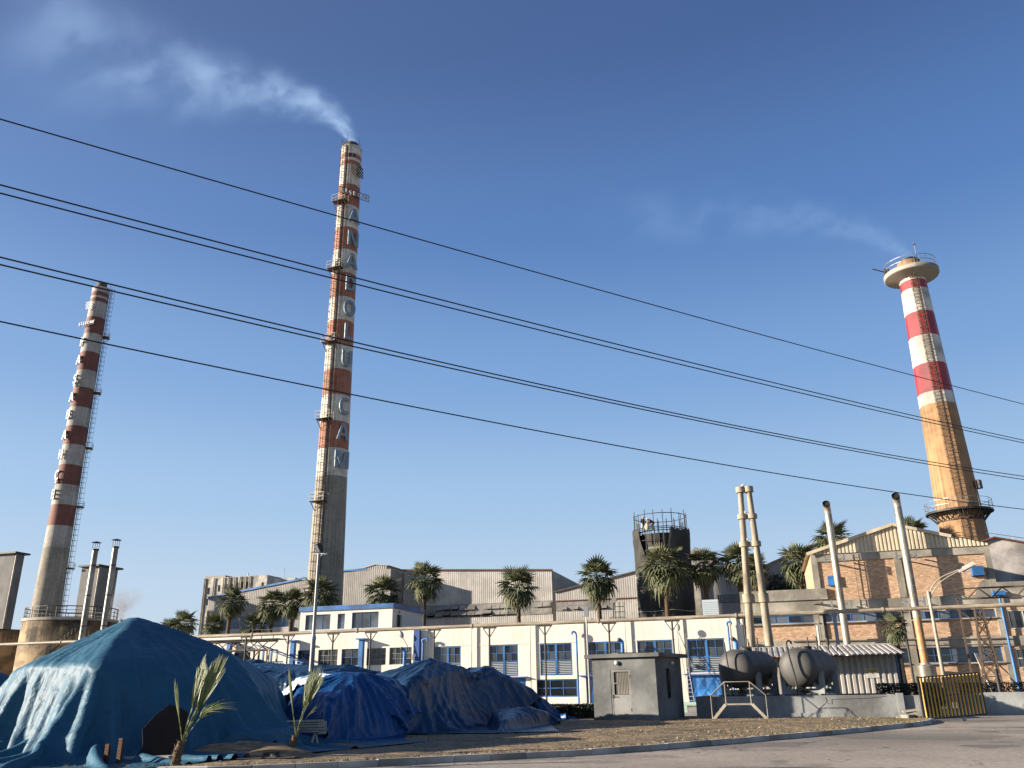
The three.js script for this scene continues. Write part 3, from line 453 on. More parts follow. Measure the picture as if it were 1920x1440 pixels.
{
  const b = thing('shaded_hall', 'shaded grey double gabled hall between netted silo and brick workshop', 'building');
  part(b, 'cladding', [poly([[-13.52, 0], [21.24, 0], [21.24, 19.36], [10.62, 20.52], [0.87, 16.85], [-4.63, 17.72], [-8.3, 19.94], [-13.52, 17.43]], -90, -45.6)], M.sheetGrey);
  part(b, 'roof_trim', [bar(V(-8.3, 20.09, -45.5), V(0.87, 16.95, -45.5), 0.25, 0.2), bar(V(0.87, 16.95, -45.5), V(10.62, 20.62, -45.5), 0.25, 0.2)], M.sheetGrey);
  const bw = part(b, 'barred_window', [bx(-5.79, -2.8, 12.22, 13.33, -45.58, -45.55)], M.glassDark);
  for (let i = 0; i < 10; i++) part(bw, 'bar', [bx(-5.79 + i * 0.32, -5.7 + i * 0.32, 12.27, 13.28, -45.54, -45.48)], M.steelGrey);
  part(b, 'concrete_pillar', [bx(-8.93, -7.92, 0, 16.56, -45.57, -44.9)], M.concreteFrame);
}
{
  const b = thing('office_tower', 'distant pale office block with vertical ribs behind the left palms', 'building');
  const m = mat('pale tower render', C(0.58, 0.54, 0.47), { map: T.grime });
  part(b, 'wall', [bx(-137, -118.8, 0, 29.2, -128, -110), bx(-137, -131, 29.2, 29.7, -128, -110), bx(-118.8, -118.6, 0, 29.1, -127, -111)], m);
  for (const x of [-136.8, -134, -131.2, -129.6, -128, -126.4, -125, -123.6]) part(b, 'rib', [bx(x - 0.3, x - 0.12, 3, 29.1, -110, -109.75), bx(x + 0.12, x + 0.3, 3, 29.1, -110, -109.75)], M.concreteFrame);
  for (const [x, y] of [[-135.6, 26], [-135.6, 23.2], [-132.6, 26.5], [-132.6, 23.8], [-130.4, 26.6], [-128.8, 26.7], [-127.2, 26.9], [-125.7, 27], [-124.3, 27], [-120, 26.6]]) part(b, 'slit_window', [bx(x - 0.22, x + 0.22, y - 0.8, y + 0.8, -109.99, -109.9)], M.glassDark);
  part(b, 'stair_block', [bx(-118.6, -112, 0, 28.4, -128, -112)], m);
  part(b, 'antenna', [tube(V(-116.5, 28.4, -114), V(-116.5, 31.5, -114), 0.08), tube(V(-127, 29.2, -114), V(-127, 30.6, -114), 0.12)], M.steelGrey);
}
for (const [x0, x1, z, y, l, dp] of [[-133, -119.2, -34.2, 23.95, 'grey slab sided hopper tower with thin roof at the left edge', 1.9], [-108.7, -105.4, -38.1, 21.6, 'grey slab sided hopper tower behind the twin steel flues', 4.6]]) {
  const b = thing('hopper_tower', l, 'tower', [0, 0, z], 0, 'hopper towers at the left');
  part(b, 'wall', [bx(x0, x1, 0, y, -dp, 0)], mat('hopper sheet', C(0.2, 0.195, 0.19), { map: T.streak }));
  part(b, 'roof', [bx(x0 - 0.5, x1 + 0.5, y + 0.02, y + 0.3, -dp - 0.7, 0.5)], M.steelDark);
  part(b, 'corner_pipe', [tube(V(x1 + 0.12, 0, -0.15), V(x1 + 0.12, y, -0.15), 0.14)], M.steelShiny);
}
// ---------- chimneys ----------
const font = await new FontLoader().loadAsync('fonts/droid/droid_sans_bold.typeface.json');
function letterGeo(ch, size, depth, squeeze = 1) { const g = new TextGeometry(ch, { font, size, depth, curveSegments: 4, bevelEnabled: false }); g.computeBoundingBox(); const b = g.boundingBox; return g.translate(-(b.min.x + b.max.x) / 2, -size / 2, 0).scale(squeeze, 1, 1); }
const rad = (y, spec) => { for (let i = 0; i + 1 < spec.length; i++) if (y <= spec[i + 1][0]) { const [a, ra] = spec[i], [b, rb] = spec[i + 1]; return ra + (rb - ra) * (y - a) / (b - a); } return spec[spec.length - 1][1]; };
function ring(y0, y1, spec, seg = 40, grow = 0) { const g = new THREE.CylinderGeometry(rad(y1, spec) + grow, rad(y0, spec) + grow, y1 - y0, seg, 1, true), uv = g.attributes.uv, L = 2 * Math.PI * rad((y0 + y1) / 2, spec); for (let i = 0; i < uv.count; i++) uv.setXY(i, uv.getX(i) * L, y0 + uv.getY(i) * (y1 - y0)); return g.translate(0, (y0 + y1) / 2, 0).toNonIndexed(); }
const polar = (a, r, y) => V(Math.sin(a) * r, y, Math.cos(a) * r);
function cagedLadder(parent, ang, spec, y0, y1, matl, o = {}) { // ladder with hoops up the outside of a chimney
  const { w = 0.5, off = 0.25, cage = 0.75, hoop = 1.2, mats = null } = o, rails = [], rungs = [], hoops = [];
  const at = (da, dr, y) => { const c = polar(ang, rad(y, spec) + off + dr, y), s = V(Math.cos(ang), 0, -Math.sin(ang)); return c.addScaledVector(s, da); };
  const n = Math.ceil((y1 - y0) / 6);
  for (let i = 0; i < n; i++) { const a = y0 + (y1 - y0) * i / n, b = y0 + (y1 - y0) * (i + 1) / n; for (const s of [-1, 1]) rails.push(bar(at(s * w / 2, 0, a), at(s * w / 2, 0, b), 0.07)); for (const [da, dr] of [[-0.42, 0.3], [0, cage], [0.42, 0.3]]) hoops.push(bar(at(da, dr, a), at(da, dr, b), 0.035)); }
  for (let y = y0; y < y1; y += 0.42) rungs.push(bar(at(-w / 2, 0, y), at(w / 2, 0, y), 0.04));
  for (let y = y0 + 2; y < y1; y += hoop) { const p = [[-w / 2, 0], [-0.42, 0.3], [-0.25, cage * 0.85], [0.25, cage * 0.85], [0.42, 0.3], [w / 2, 0]]; for (let i = 0; i < 5; i++) hoops.push(bar(at(p[i][0], p[i][1], y), at(p[i + 1][0], p[i + 1][1], y), 0.05)); hoops.push(bar(at(-w / 2, -off, y), at(-w / 2, 0, y), 0.04), bar(at(w / 2, -off, y), at(w / 2, 0, y), 0.04)); }
  const l = part(parent, 'ladder', [...rails, ...rungs], matl); part(l, 'safety_cage', hoops, matl); return l;
}
function restPlatform(parent, ang, spec, y, o = {}) { // small railed balcony on brackets
  const { w = 1.9, d = 1.2, box } = o, r = rad(y, spec), g = [cb(0, 0, d / 2, w, 0.08, d)], rl = [], br = [];
  for (const [x, z] of [[-w / 2, 0.05], [-w / 2, d], [0, d], [w / 2, d], [w / 2, 0.05]]) rl.push(bar(V(x, 0, z), V(x, 1.1, z), 0.05));
  for (const h of [0.55, 1.1]) rl.push(bar(V(-w / 2, h, 0), V(-w / 2, h, d), 0.05), bar(V(-w / 2, h, d), V(w / 2, h, d), 0.05), bar(V(w / 2, h, d), V(w / 2, h, 0), 0.05));
  for (const x of [-w / 2.4, w / 2.4]) br.push(bar(V(x, -0.04, d - 0.1), V(x, -1.1, -0.05), 0.08));
  const m = new THREE.Matrix4().makeRotationY(ang).setPosition(polar(ang, r - 0.06, y)), p = part(parent, 'platform', g.map((q) => q.applyMatrix4(m)), M.steelRusty);
  part(p, 'railing', rl.map((q) => q.applyMatrix4(m)), M.postTan); part(p, 'bracket', br.map((q) => q.applyMatrix4(m)), M.steelRusty);
  if (box) part(p, 'equipment_box', [cb(0.5, 0.55, d * 0.5, 0.7, 1.0, 0.5).applyMatrix4(m)], M.steelDark);
}
function lettersOn(parent, text, ys, ang, spec, size, off, matl, squeeze) {
  [...text].forEach((ch, i) => { const y = ys[i], g = letterGeo(ch, size, 0.18, squeeze), r = rad(y, spec), m = new THREE.Matrix4().makeRotationY(ang).setPosition(polar(ang, r + off, y)); const l = part(parent, 'sign_letter', g.applyMatrix4(m), matl); l.userData.label = 'sign letter ' + ch; const pins = []; for (const [x, h] of [[-0.35, -size * 0.35], [0.35, -size * 0.35], [-0.3, size * 0.35], [0.3, size * 0.35]]) pins.push(bar(V(x, h, -off - 0.3), V(x, h, 0.05), 0.06).applyMatrix4(m)); part(l, 'stand_off', pins, M.steelDark); });
}
function nameSign(parent, text, y, ang, spec, size, off, matl) {
  const m = new THREE.Matrix4().makeRotationY(ang).setPosition(polar(ang, rad(y, spec) + off, y)), step = size * 0.98, W = step * text.length;
  const fr = part(parent, 'name_sign_frame', [bar(V(-W / 2, -size * 0.75, -0.1), V(W / 2, -size * 0.75, -0.1), 0.07), bar(V(-W / 2, size * 0.75, -0.1), V(W / 2, size * 0.75, -0.1), 0.07), bar(V(-W / 2, -size * 0.75, -0.1), V(-W / 2, size * 0.75, -0.1), 0.07), bar(V(W / 2, -size * 0.75, -0.1), V(W / 2, size * 0.75, -0.1), 0.07), bar(V(-0.6, 0, -off - 0.4), V(-0.6, 0, -0.1), 0.08), bar(V(0.6, 0, -off - 0.4), V(0.6, 0, -0.1), 0.08)].map((g) => g.applyMatrix4(m)), M.steelDark);
  [...text].forEach((ch, i) => { const l = part(fr, 'sign_letter', letterGeo(ch, size, 0.12, 0.95).translate(-W / 2 + (i + 0.5) * step, 0, 0).applyMatrix4(m), matl); l.userData.label = 'sign letter ' + ch; });
}
function emblem(parent, y, ang, spec, off, matl) { // slanted rods of graded length that make a lozenge
  const m = new THREE.Matrix4().makeRotationY(ang).setPosition(polar(ang, rad(y, spec) + off, y)), gs = [];
  [0.8, 1.7, 2.5, 3.1, 2.5, 1.7, 0.8].forEach((L, i) => { const c = (i - 3) * 0.36, d = V(0.72, -0.69, 0), p = V(0.69, 0.72, 0).multiplyScalar(c); gs.push(bar(p.clone().addScaledVector(d, -L / 2), p.clone().addScaledVector(d, L / 2), 0.13)); });
  gs.push(bar(V(-0.5, 0, -off - 0.3), V(-0.5, 0, 0), 0.08), bar(V(0.5, 0, -off - 0.3), V(0.5, 0, 0), 0.08));
  part(parent, 'emblem', gs.map((g) => g.applyMatrix4(m)), matl);
}
function bandsOf(parent, bands, spec, mats) { // each painted band is its own drum
  for (let i = 0; i + 1 < bands.length; i++) part(parent, 'painted_band', ring(bands[i + 1], bands[i], spec), mats[i % mats.length]);
}
const toCam = (x, z) => Math.atan2(-x, 77.3 - z);
{
  const x = -55.05, z = -23.4, f = toCam(x, z), spec = [[0, 2.55], [14.4, 2.28], [83, 1.62], [90, 1.6]];
  const c = thing('banded_chimney', 'tallest smoking orange and white chimney with large vertical letters ANADOLU CAM', 'chimney', [x, 0, z], 0, 'banded factory chimneys');
  part(c, 'raw_shaft', ring(0, 29.1, spec), M.chimneyGrey);
  bandsOf(c, [82.8, 81.4, 80.6, 80.1, 79.3, 75.7, 71.9, 68.0, 64.1, 60.2, 56.2, 52.4, 48.6, 44.7, 40.8, 36.9, 33.0, 29.1], spec, [M.white, M.orange]);
  part(c, 'rim', [ring(82.8, 83.0, spec, 40, 0.06), new THREE.RingGeometry(1.0, 1.66, 40).rotateX(-Math.PI / 2).translate(0, 83.0, 0)], M.white);
  part(c, 'flue_liner', [ring(82.6, 84.0, [[0, 1.05], [100, 1.05]]), new THREE.RingGeometry(0.8, 1.06, 32).rotateX(-Math.PI / 2).translate(0, 84.0, 0)], M.steelRusty);
  for (let i = 0; i < 8; i++) { const a = f - 0.7 + i * 0.2; if (i === 3 || i === 5) part(c, 'vent_slot', [cb(0, 81, 0, 0.35, 0.6, 0.1).applyMatrix4(new THREE.Matrix4().makeRotationY(a).setPosition(polar(a, 1.62, 0)))], M.black); }
  cagedLadder(c, f - 0.62, spec, 1, 83.6, M.steelRusty, { cage: 0.8 });
  for (const d of [-0.4, -0.36, -0.32]) { const gs = []; for (let i = 0; i < 12; i++) gs.push(tube(polar(f + d, rad(1 + i * 6.8, spec) + 0.1, 1 + i * 6.8), polar(f + d, rad(7.8 + i * 6.8, spec) + 0.1, 7.8 + i * 6.8), 0.045, 0.045, 6)); part(c, 'cable_run', gs, d === -0.36 ? M.steelGrey : M.steelRusty); }
  for (const [y, bo] of [[72.2, 0], [60.6, 1], [48.6, 1], [37, 0], [25.4, 1], [14, 0]]) restPlatform(c, f - 0.62, spec, y, { box: bo, w: 2.3, d: 1.1 });
  part(c, 'lightning_rod', [0, 1.3, 2.6, 3.9, 5.2].map((a) => tube(polar(a, 1.55, 82.8), polar(a, 1.6, 85), 0.04, 0.02, 6)), M.steelDark);
  lettersOn(c, 'ANADOLUCAM', [69.9, 65.9, 62.1, 58.3, 54.3, 50.5, 46.3, 39.1, 35.3, 31.3], f + 0.52, spec, 2.45, 0.22, M.letterBlue, 0.88);
  nameSign(c, 'ŞİŞECAM', 73.7, f + 0.4, spec, 0.72, 0.5, M.letterPale);
  emblem(c, 78, f + 0.5, spec, 0.5, M.steelRusty);
}
{
  const x = -148.9, z = -72.5, f = toCam(x, z), spec = [[0, 3.25], [19.3, 2.84], [94, 2.0], [100, 2.0]];
  const c = thing('banded_chimney', 'distant brown and white chimney with vertical letters PAŞABAHÇE behind the round concrete tank', 'chimney', [x, 0, z], 0, 'banded factory chimneys');
  part(c, 'raw_shaft', ring(0, 32.1, spec), M.chimneyGrey);
  bandsOf(c, [96.2, 94.7, 93.6, 93.0, 92.0, 87.9, 83.5, 78.7, 74.0, 69.6, 64.7, 60.1, 55.6, 50.8, 46.2, 41.6, 36.9, 32.1], spec, [M.whiteShaded, M.redBrown]);
  part(c, 'rim', [new THREE.RingGeometry(1.1, 2.02, 40).rotateX(-Math.PI / 2).translate(0, 96.22, 0)], M.white);
  part(c, 'flue_liner', [ring(96, 97.6, [[0, 1.15], [110, 1.15]]), new THREE.RingGeometry(0.9, 1.16, 32).rotateX(-Math.PI / 2).translate(0, 97.6, 0)], M.steelRusty);
  cagedLadder(c, f + 1.42, spec, 2, 96.5, M.steelDark, { cage: 0.9 });
  for (const y of [83.4, 69, 55.4, 41.6, 27.8]) restPlatform(c, f + 1.42, spec, y, { w: 2.2, d: 1.5 });
  part(c, 'lightning_rod', [0.6, 2.4, 4.2].map((a) => tube(polar(a, 1.9, 96), polar(a, 1.95, 98), 0.05, 0.03, 6)), M.steelDark);
  lettersOn(c, 'PAŞABAHÇE', [81.2, 76.5, 71.6, 67.1, 62.8, 57.8, 53.2, 48.3, 43.9], f - 1.05, spec, 2.25, 0.22, M.letter, 0.85);
  nameSign(c, 'ŞİŞECAM', 85.9, f - 0.85, spec, 0.7, 0.5, M.letterPale);
  emblem(c, 90.6, f - 0.85, spec, 0.6, M.letterPale);
}
{
  const x = 21.4, z = -20.4, f = toCam(x, z), spec = [[0, 3.0], [16.7, 2.28], [30.3, 1.86], [46.6, 1.42], [60, 1.4]];
  const c = thing('banded_chimney', 'red and white chimney on tan concrete shaft with round gallery at its top', 'chimney', [x, 0, z], 0, 'banded factory chimneys');
  const facet = (a, b) => { const g = ring(a, b, spec, 12).rotateY(f); g.computeVertexNormals(); return g; }; // the shaft is twelve sided
  part(c, 'raw_shaft', [facet(0, 16.7), facet(16.7, 30.3)], M.chimneyTan);
  [46.6, 45.6, 44.5, 41.5, 38.5, 35.1, 31.7, 30.3].forEach((y, i, l) => { if (l[i + 1]) part(c, 'painted_band', facet(l[i + 1], y), i % 2 ? M.red : M.whiteClean); });
  const gal = new THREE.LatheGeometry([[1.42, 45.9], [2.9, 46.35], [3.0, 46.5], [3.0, 46.95], [1.4, 46.97]].map(([a, b]) => new THREE.Vector2(a, b)), 48).toNonIndexed();
  const gp = part(c, 'gallery', gal, M.concreteFrame), rl = [];
  for (let i = 0; i < 26; i++) { const a = i / 26 * 2 * Math.PI, b = (i + 1) / 26 * 2 * Math.PI; rl.push(bar(polar(a, 2.85, 46.95), polar(a, 2.85, 48.1), 0.05)); for (const h of [47.5, 48.1]) rl.push(bar(polar(a, 2.85, h), polar(b, 2.85, h), 0.045)); }
  part(gp, 'railing', rl, M.steelGrey);
  part(c, 'chimney_head', [ring(46.97, 48.3, [[0, 1.3], [100, 1.3]]), new THREE.RingGeometry(1.05, 1.31, 32).rotateX(-Math.PI / 2).translate(0, 48.3, 0)], M.chimneyTan);
  part(c, 'flue_liner', [ring(46.9, 48.7, [[0, 1.0], [100, 1.0]])], M.steelDark);
  cagedLadder(c, f + 0.12, spec, 19.6, 46.3, M.steelRusty, { cage: 0.7, hoop: 0.8, w: 0.55 });
  cagedLadder(c, f + 0.12, spec, 1, 18.6, M.steelRusty, { cage: 0.7, hoop: 0.9 });
  // ring walkway low on the shaft
  const y = 18.4, r0 = rad(y, spec), g = [], br = [], ra = [];
  g.push(new THREE.CylinderGeometry(r0 + 1.0, r0 + 1.0, 0.1, 40, 1, false).translate(0, y, 0).toNonIndexed());
  for (let i = 0; i < 28; i++) { const a = i / 28 * 2 * Math.PI, b = (i + 1) / 28 * 2 * Math.PI; br.push(bar(polar(a, r0 + 0.95, y - 0.06), polar(i % 2 ? a : a, rad(y - 1, spec) + 0.05, y - 1.0), 0.07), bar(polar(a, r0 + 0.9, y - 0.1), polar(b, r0 + 0.1, y - 0.95), 0.06), bar(polar(a, r0 + 0.08, y - 1), polar(b, r0 + 0.08, y - 1), 0.09), bar(polar(a, r0 + 1.0, y - 0.1), polar(b, r0 + 1.0, y - 0.1), 0.12)); if (i % 2 === 0) ra.push(bar(polar(a, r0 + 1.0, y), polar(a, r0 + 1.0, y + 1.1), 0.045)); for (const h of [0.55, 1.1]) ra.push(bar(polar(a, r0 + 1.0, y + h), polar(b, r0 + 1.0, y + h), 0.04)); }
  const w = part(c, 'ring_walkway', g, M.steelDark); part(w, 'bracket', br, M.steelDark); part(w, 'railing', ra, M.steelGrey);
  part(c, 'sample_box', [cb(0, 0, 0, 0.7, 0.9, 0.5).applyMatrix4(new THREE.Matrix4().makeRotationY(f + 1.2).setPosition(polar(f + 1.2, r0 + 0.25, 21)))], M.steelDark);
  part(c, 'weather_mast', [tube(polar(f + 0.35, 2.7, 46.9), polar(f + 0.35, 2.7, 49.4), 0.04, 0.03, 6), new THREE.ConeGeometry(0.18, 0.3, 8).translate(...polar(f + 0.35, 2.7, 49.5).toArray())], M.steelGrey);
  part(c, 'boom', [bar(polar(f - 1.3, 2.4, 47.3), polar(f - 1.3, 4.1, 48.1), 0.1), cb(...polar(f - 1.3, 2.6, 47.5).toArray(), 0.5, 0.6, 0.5)], M.steelDark);
}

// ---------- smoke: each plume is a stack of curved, see-through layers through its whole depth ----------
function plume(name, label, spine, strength, seed, color, px, side = [0.53, -0.35, 0.77]) { // spine: x, y, z, half width, density
  const layers = 12, noise = new ImprovedNoise(), curve = new THREE.CatmullRomCurve3(spine.map((s) => V(s[0], s[1], s[2]))), D = V(...side).normalize(), NU = 70, NV = 10, VR = 2.3, L = curve.getLength();
  const at = (u, k) => { const x = curve.getUtoTmapping(u) * (spine.length - 1), i = Math.min(spine.length - 2, Math.floor(x)); return spine[i][k] + (spine[i + 1][k] - spine[i][k]) * (x - i); };
  const run = [0]; for (let i = 1; i <= 400; i++) run.push(run[i - 1] + L / 400 / at((i - 0.5) / 400, 3));
  const fb = (x, y, z) => { let t = 0, w = 0.5, n = 0; for (let o = 0; o < 5; o++) { t += w * noise.noise(x, y, z); n += w; x *= 2.03; y *= 2.03; z *= 2.03; w *= 0.56; } return 0.5 + t / n; };
  const d = new Uint8Array(px * px * 4), rows = Math.floor(px / layers), P = [], U = [], N = [], idx = [];
  for (let l = 0; l < layers; l++) {
    const dl = ((l + 0.5) / layers - 0.5) * 3.4;
    for (let j = 0; j < rows; j++) for (let i = 0; i < px; i++) {
      const u = (i + 0.5) / px, v = ((j + 0.5) / rows * 2 - 1) * VR, s = run[Math.min(400, Math.round(u * 400))], den = at(u, 4);
      const wob = 0.35 * (fb(s * 0.3, seed, dl * 0.3) - 0.5) * 2 * Math.min(1, u * 12), vv = v - wob, n = fb(s * 0.62 + 0.25 * vv, v * 0.75, dl * 0.75 + seed), core = 1 - 0.75 * Math.min(1, u * 3);
      const rho = Math.exp(-(vv * vv * 1.15 + dl * dl)) * (core * 0.6 + 1.25 * sm(0.38 + 0.05 * u, 0.72, n)) * den, edge = sm(1, 0.78, Math.abs(v) / VR) * sm(0, 0.012, u) * sm(1, 0.82, u), o = ((l * rows + j) * px + i) * 4;
      d[o] = d[o + 1] = d[o + 2] = 255 * Math.min(1, (1 - Math.exp(-rho)) * edge); d[o + 3] = 255;
    }
    const base = P.length / 3;
    for (let i = 0; i <= NU; i++) for (let j = 0; j <= NV; j++) {
      const u = i / NU, v = (j / NV * 2 - 1) * VR, c = curve.getPointAt(u), t = curve.getTangentAt(u), w = at(u, 3), up = D.clone().cross(t).normalize(), p = c.addScaledVector(up, -v * w).addScaledVector(D, (dl + 0.25 * noise.noise(u * 9, v, l)) * w);
      P.push(p.x, p.y, p.z); N.push(D.x, D.y, D.z); U.push(u, (l * rows + 0.5 + (rows - 1) * j / NV) / px);
    }
    for (let i = 0; i < NU; i++) for (let j = 0; j < NV; j++) { const q = base + i * (NV + 1) + j, r = q + NV + 1; idx.push(q, r, q + 1, r, r + 1, q + 1); }
  }
  const t = new THREE.DataTexture(d, px, px); t.magFilter = t.minFilter = THREE.LinearFilter; t.needsUpdate = true;
  const g = new THREE.BufferGeometry(); g.setAttribute('position', new THREE.Float32BufferAttribute(P, 3)); g.setAttribute('normal', new THREE.Float32BufferAttribute(N, 3)); g.setAttribute('uv', new THREE.Float32BufferAttribute(U, 2)); g.setIndex(idx);
  const o = solo(name, label, 'smoke', g, mat(label, color, { roughness: 1, specularIntensity: 0, transparent: true, opacity: strength, alphaMap: t, transmission: 0.5, depthWrite: false }));
  o.userData.kind = 'stuff'; o.castShadow = false; return o;
}
plume('smoke_plume', 'bluish white smoke drifting left from the tallest chimney', [[-54.9, 83.3, -23.5, 0.47, 1.3], [-55.7, 85.9, -23.3, 0.78, 1.2], [-57.5, 88.8, -22.7, 1.24, 1.1], [-60.8, 91.6, -21.8, 1.71, 1], [-65.7, 93.9, -20.4, 2.29, 0.85], [-72.7, 95.6, -18.4, 3.08, 0.75], [-80.5, 97.2, -16.1, 4.3, 0.65], [-90.4, 100.8, -13.3, 6.14, 0.45], [-102.5, 106.3, -9.8, 8.86, 0.3], [-117.9, 113.6, -5.4, 12.28, 0.2]], 0.125, 3, C(0.42, 0.64, 1), 1024, [0.75, -0.55, 0.35]);
plume('smoke_plume', 'faint bluish smoke drifting left from red and white chimney', [[22.0, 48.6, -20.5, 0.41, 1.2], [20.8, 50.0, -20.2, 0.61, 1.1], [18.7, 51.8, -19.6, 0.95, 1], [15.2, 53.5, -18.6, 1.35, 0.9], [9.8, 54.6, -17.0, 1.86, 0.8], [3.0, 55.2, -15.1, 2.35, 0.7], [-5.8, 55.2, -12.6, 2.82, 0.5], [-16.4, 55.5, -9.5, 3.17, 0.25]], 0.03, 8, C(0.42, 0.64, 1), 512, [-0.5, -0.4, 0.77]);
plume('steam_puff', 'small white steam puff rising beside hopper tower at left', [[-100.2, 12.5, -38, 0.8, 0.7], [-99.6, 14.5, -38, 1.2, 0.8], [-98.8, 16.5, -38, 1.5, 0.6], [-98.2, 18, -38, 1.8, 0.3]], 0.3, 12, C(0.8, 0.77, 0.77), 256);

M.fluteSteel = mat('dull steel flue', C(0.34, 0.32, 0.28), { roughness: 0.45, metalness: 0.5, map: T.grime });
// ---------- round concrete tank and steel flues at the left ----------
{
  const t = thing('round_tank', 'round stained concrete tank with railed top in front of the distant chimney', 'tank', [-92.1, 0, -20], 0), spec = [[0, 5.95], [30, 5.95]];
  part(t, 'wall', ring(0, 11.2, spec, 28), M.concreteStained);
  part(t, 'lid', new THREE.CircleGeometry(5.96, 40).rotateX(-Math.PI / 2).translate(0, 11.2, 0), M.concrete);
  const rl = []; for (let i = 0; i < 30; i++) { const a = i / 30 * 2 * Math.PI, b = (i + 1) / 30 * 2 * Math.PI; rl.push(bar(polar(a, 5.8, 11.2), polar(a, 5.8, 12.7), 0.07)); for (const h of [11.7, 12.2]) rl.push(bar(polar(a, 5.8, h), polar(b, 5.8, h), 0.06)); rl.push(bar(polar(a, 5.8, 12.7), polar(b, 5.8, 12.7), 0.11)); }
  part(t, 'railing', rl, M.steelDark);
  part(t, 'rim', ring(10.9, 11.25, spec, 28, 0.1), M.concrete);
  const st = []; for (let i = 0; i < 16; i++) { const a = 0.2 + i * 0.055, b = a + 0.055, y = 5 + i * 0.36; st.push(bar(polar(a, 6.3, y), polar(b, 6.3, y + 0.36), 0.12), bar(polar(a, 6.7, y + 0.9), polar(b, 6.7, y + 1.26), 0.05), bar(polar(a, 6.7, y), polar(a, 6.7, y + 0.9), 0.04), bar(polar(a, 6, y), polar(a, 6.7, y), 0.06)); }
  part(t, 'stair', st, M.steelDark);
  part(t, 'bund', [ring(0, 3.2, [[0, 8.4], [10, 8.4]], 36)], M.steelDark);
}
solo('round_tank', 'second round concrete tank cut off by the left edge', 'tank', [ring(0, 10.4, [[0, 6], [30, 6]], 28), new THREE.CircleGeometry(6.01, 40).rotateX(-Math.PI / 2).translate(0, 10.4, 0)], M.concreteStained, undefined, [-108, 0, -22]);
for (const [x, z, y1, l] of [[-72.15, -0.85, 17.0, 'left of two tall steel flues with flat rain cap'], [-69.95, -1.45, 17.25, 'right of two tall steel flues with flat rain cap']]) {
  const t = thing('steel_flue', l, 'flue', [x, 0, z], 0, 'twin flues beside the round tank');
  part(t, 'shaft', [tube(V(0, 0, 0), V(0, y1, 0), 0.31, 0.31, 20)], M.fluteSteel);
  for (let y = 2; y < y1; y += 3.3) part(t, 'joint_band', [tube(V(0, y, 0), V(0, y + 0.12, 0), 0.335, 0.335, 20)], M.steelDark);
  part(t, 'collar', [tube(V(0, y1 - 0.05, 0), V(0, y1 + 0.12, 0), 0.38, 0.38, 20)], M.steelDark);
  part(t, 'rain_cap', [tube(V(0, y1 + 0.85, 0), V(0, y1 + 1.0, 0), 0.55, 0.1, 18), ...[0.5, 2.1, 3.7, 5.2].map((a) => bar(V(0.34 * Math.cos(a), y1, 0.34 * Math.sin(a)), V(0.36 * Math.cos(a), y1 + 0.88, 0.36 * Math.sin(a)), 0.045))], M.steelDark);
}
{
  const w = thing('yard_wall', 'low shade darkened yard wall behind the big blue tarpaulin at left', 'wall', [-62, 0, 8]);
  part(w, 'panel', [bx(-30, 10, 0, 3.0, -0.3, 0)], M.tank); part(w, 'coping', [bx(-30.1, 10.1, 3.0, 3.15, -0.4, 0.1)], M.concreteFrame);  // panel colour is dark in place of the shadow over the wall
}

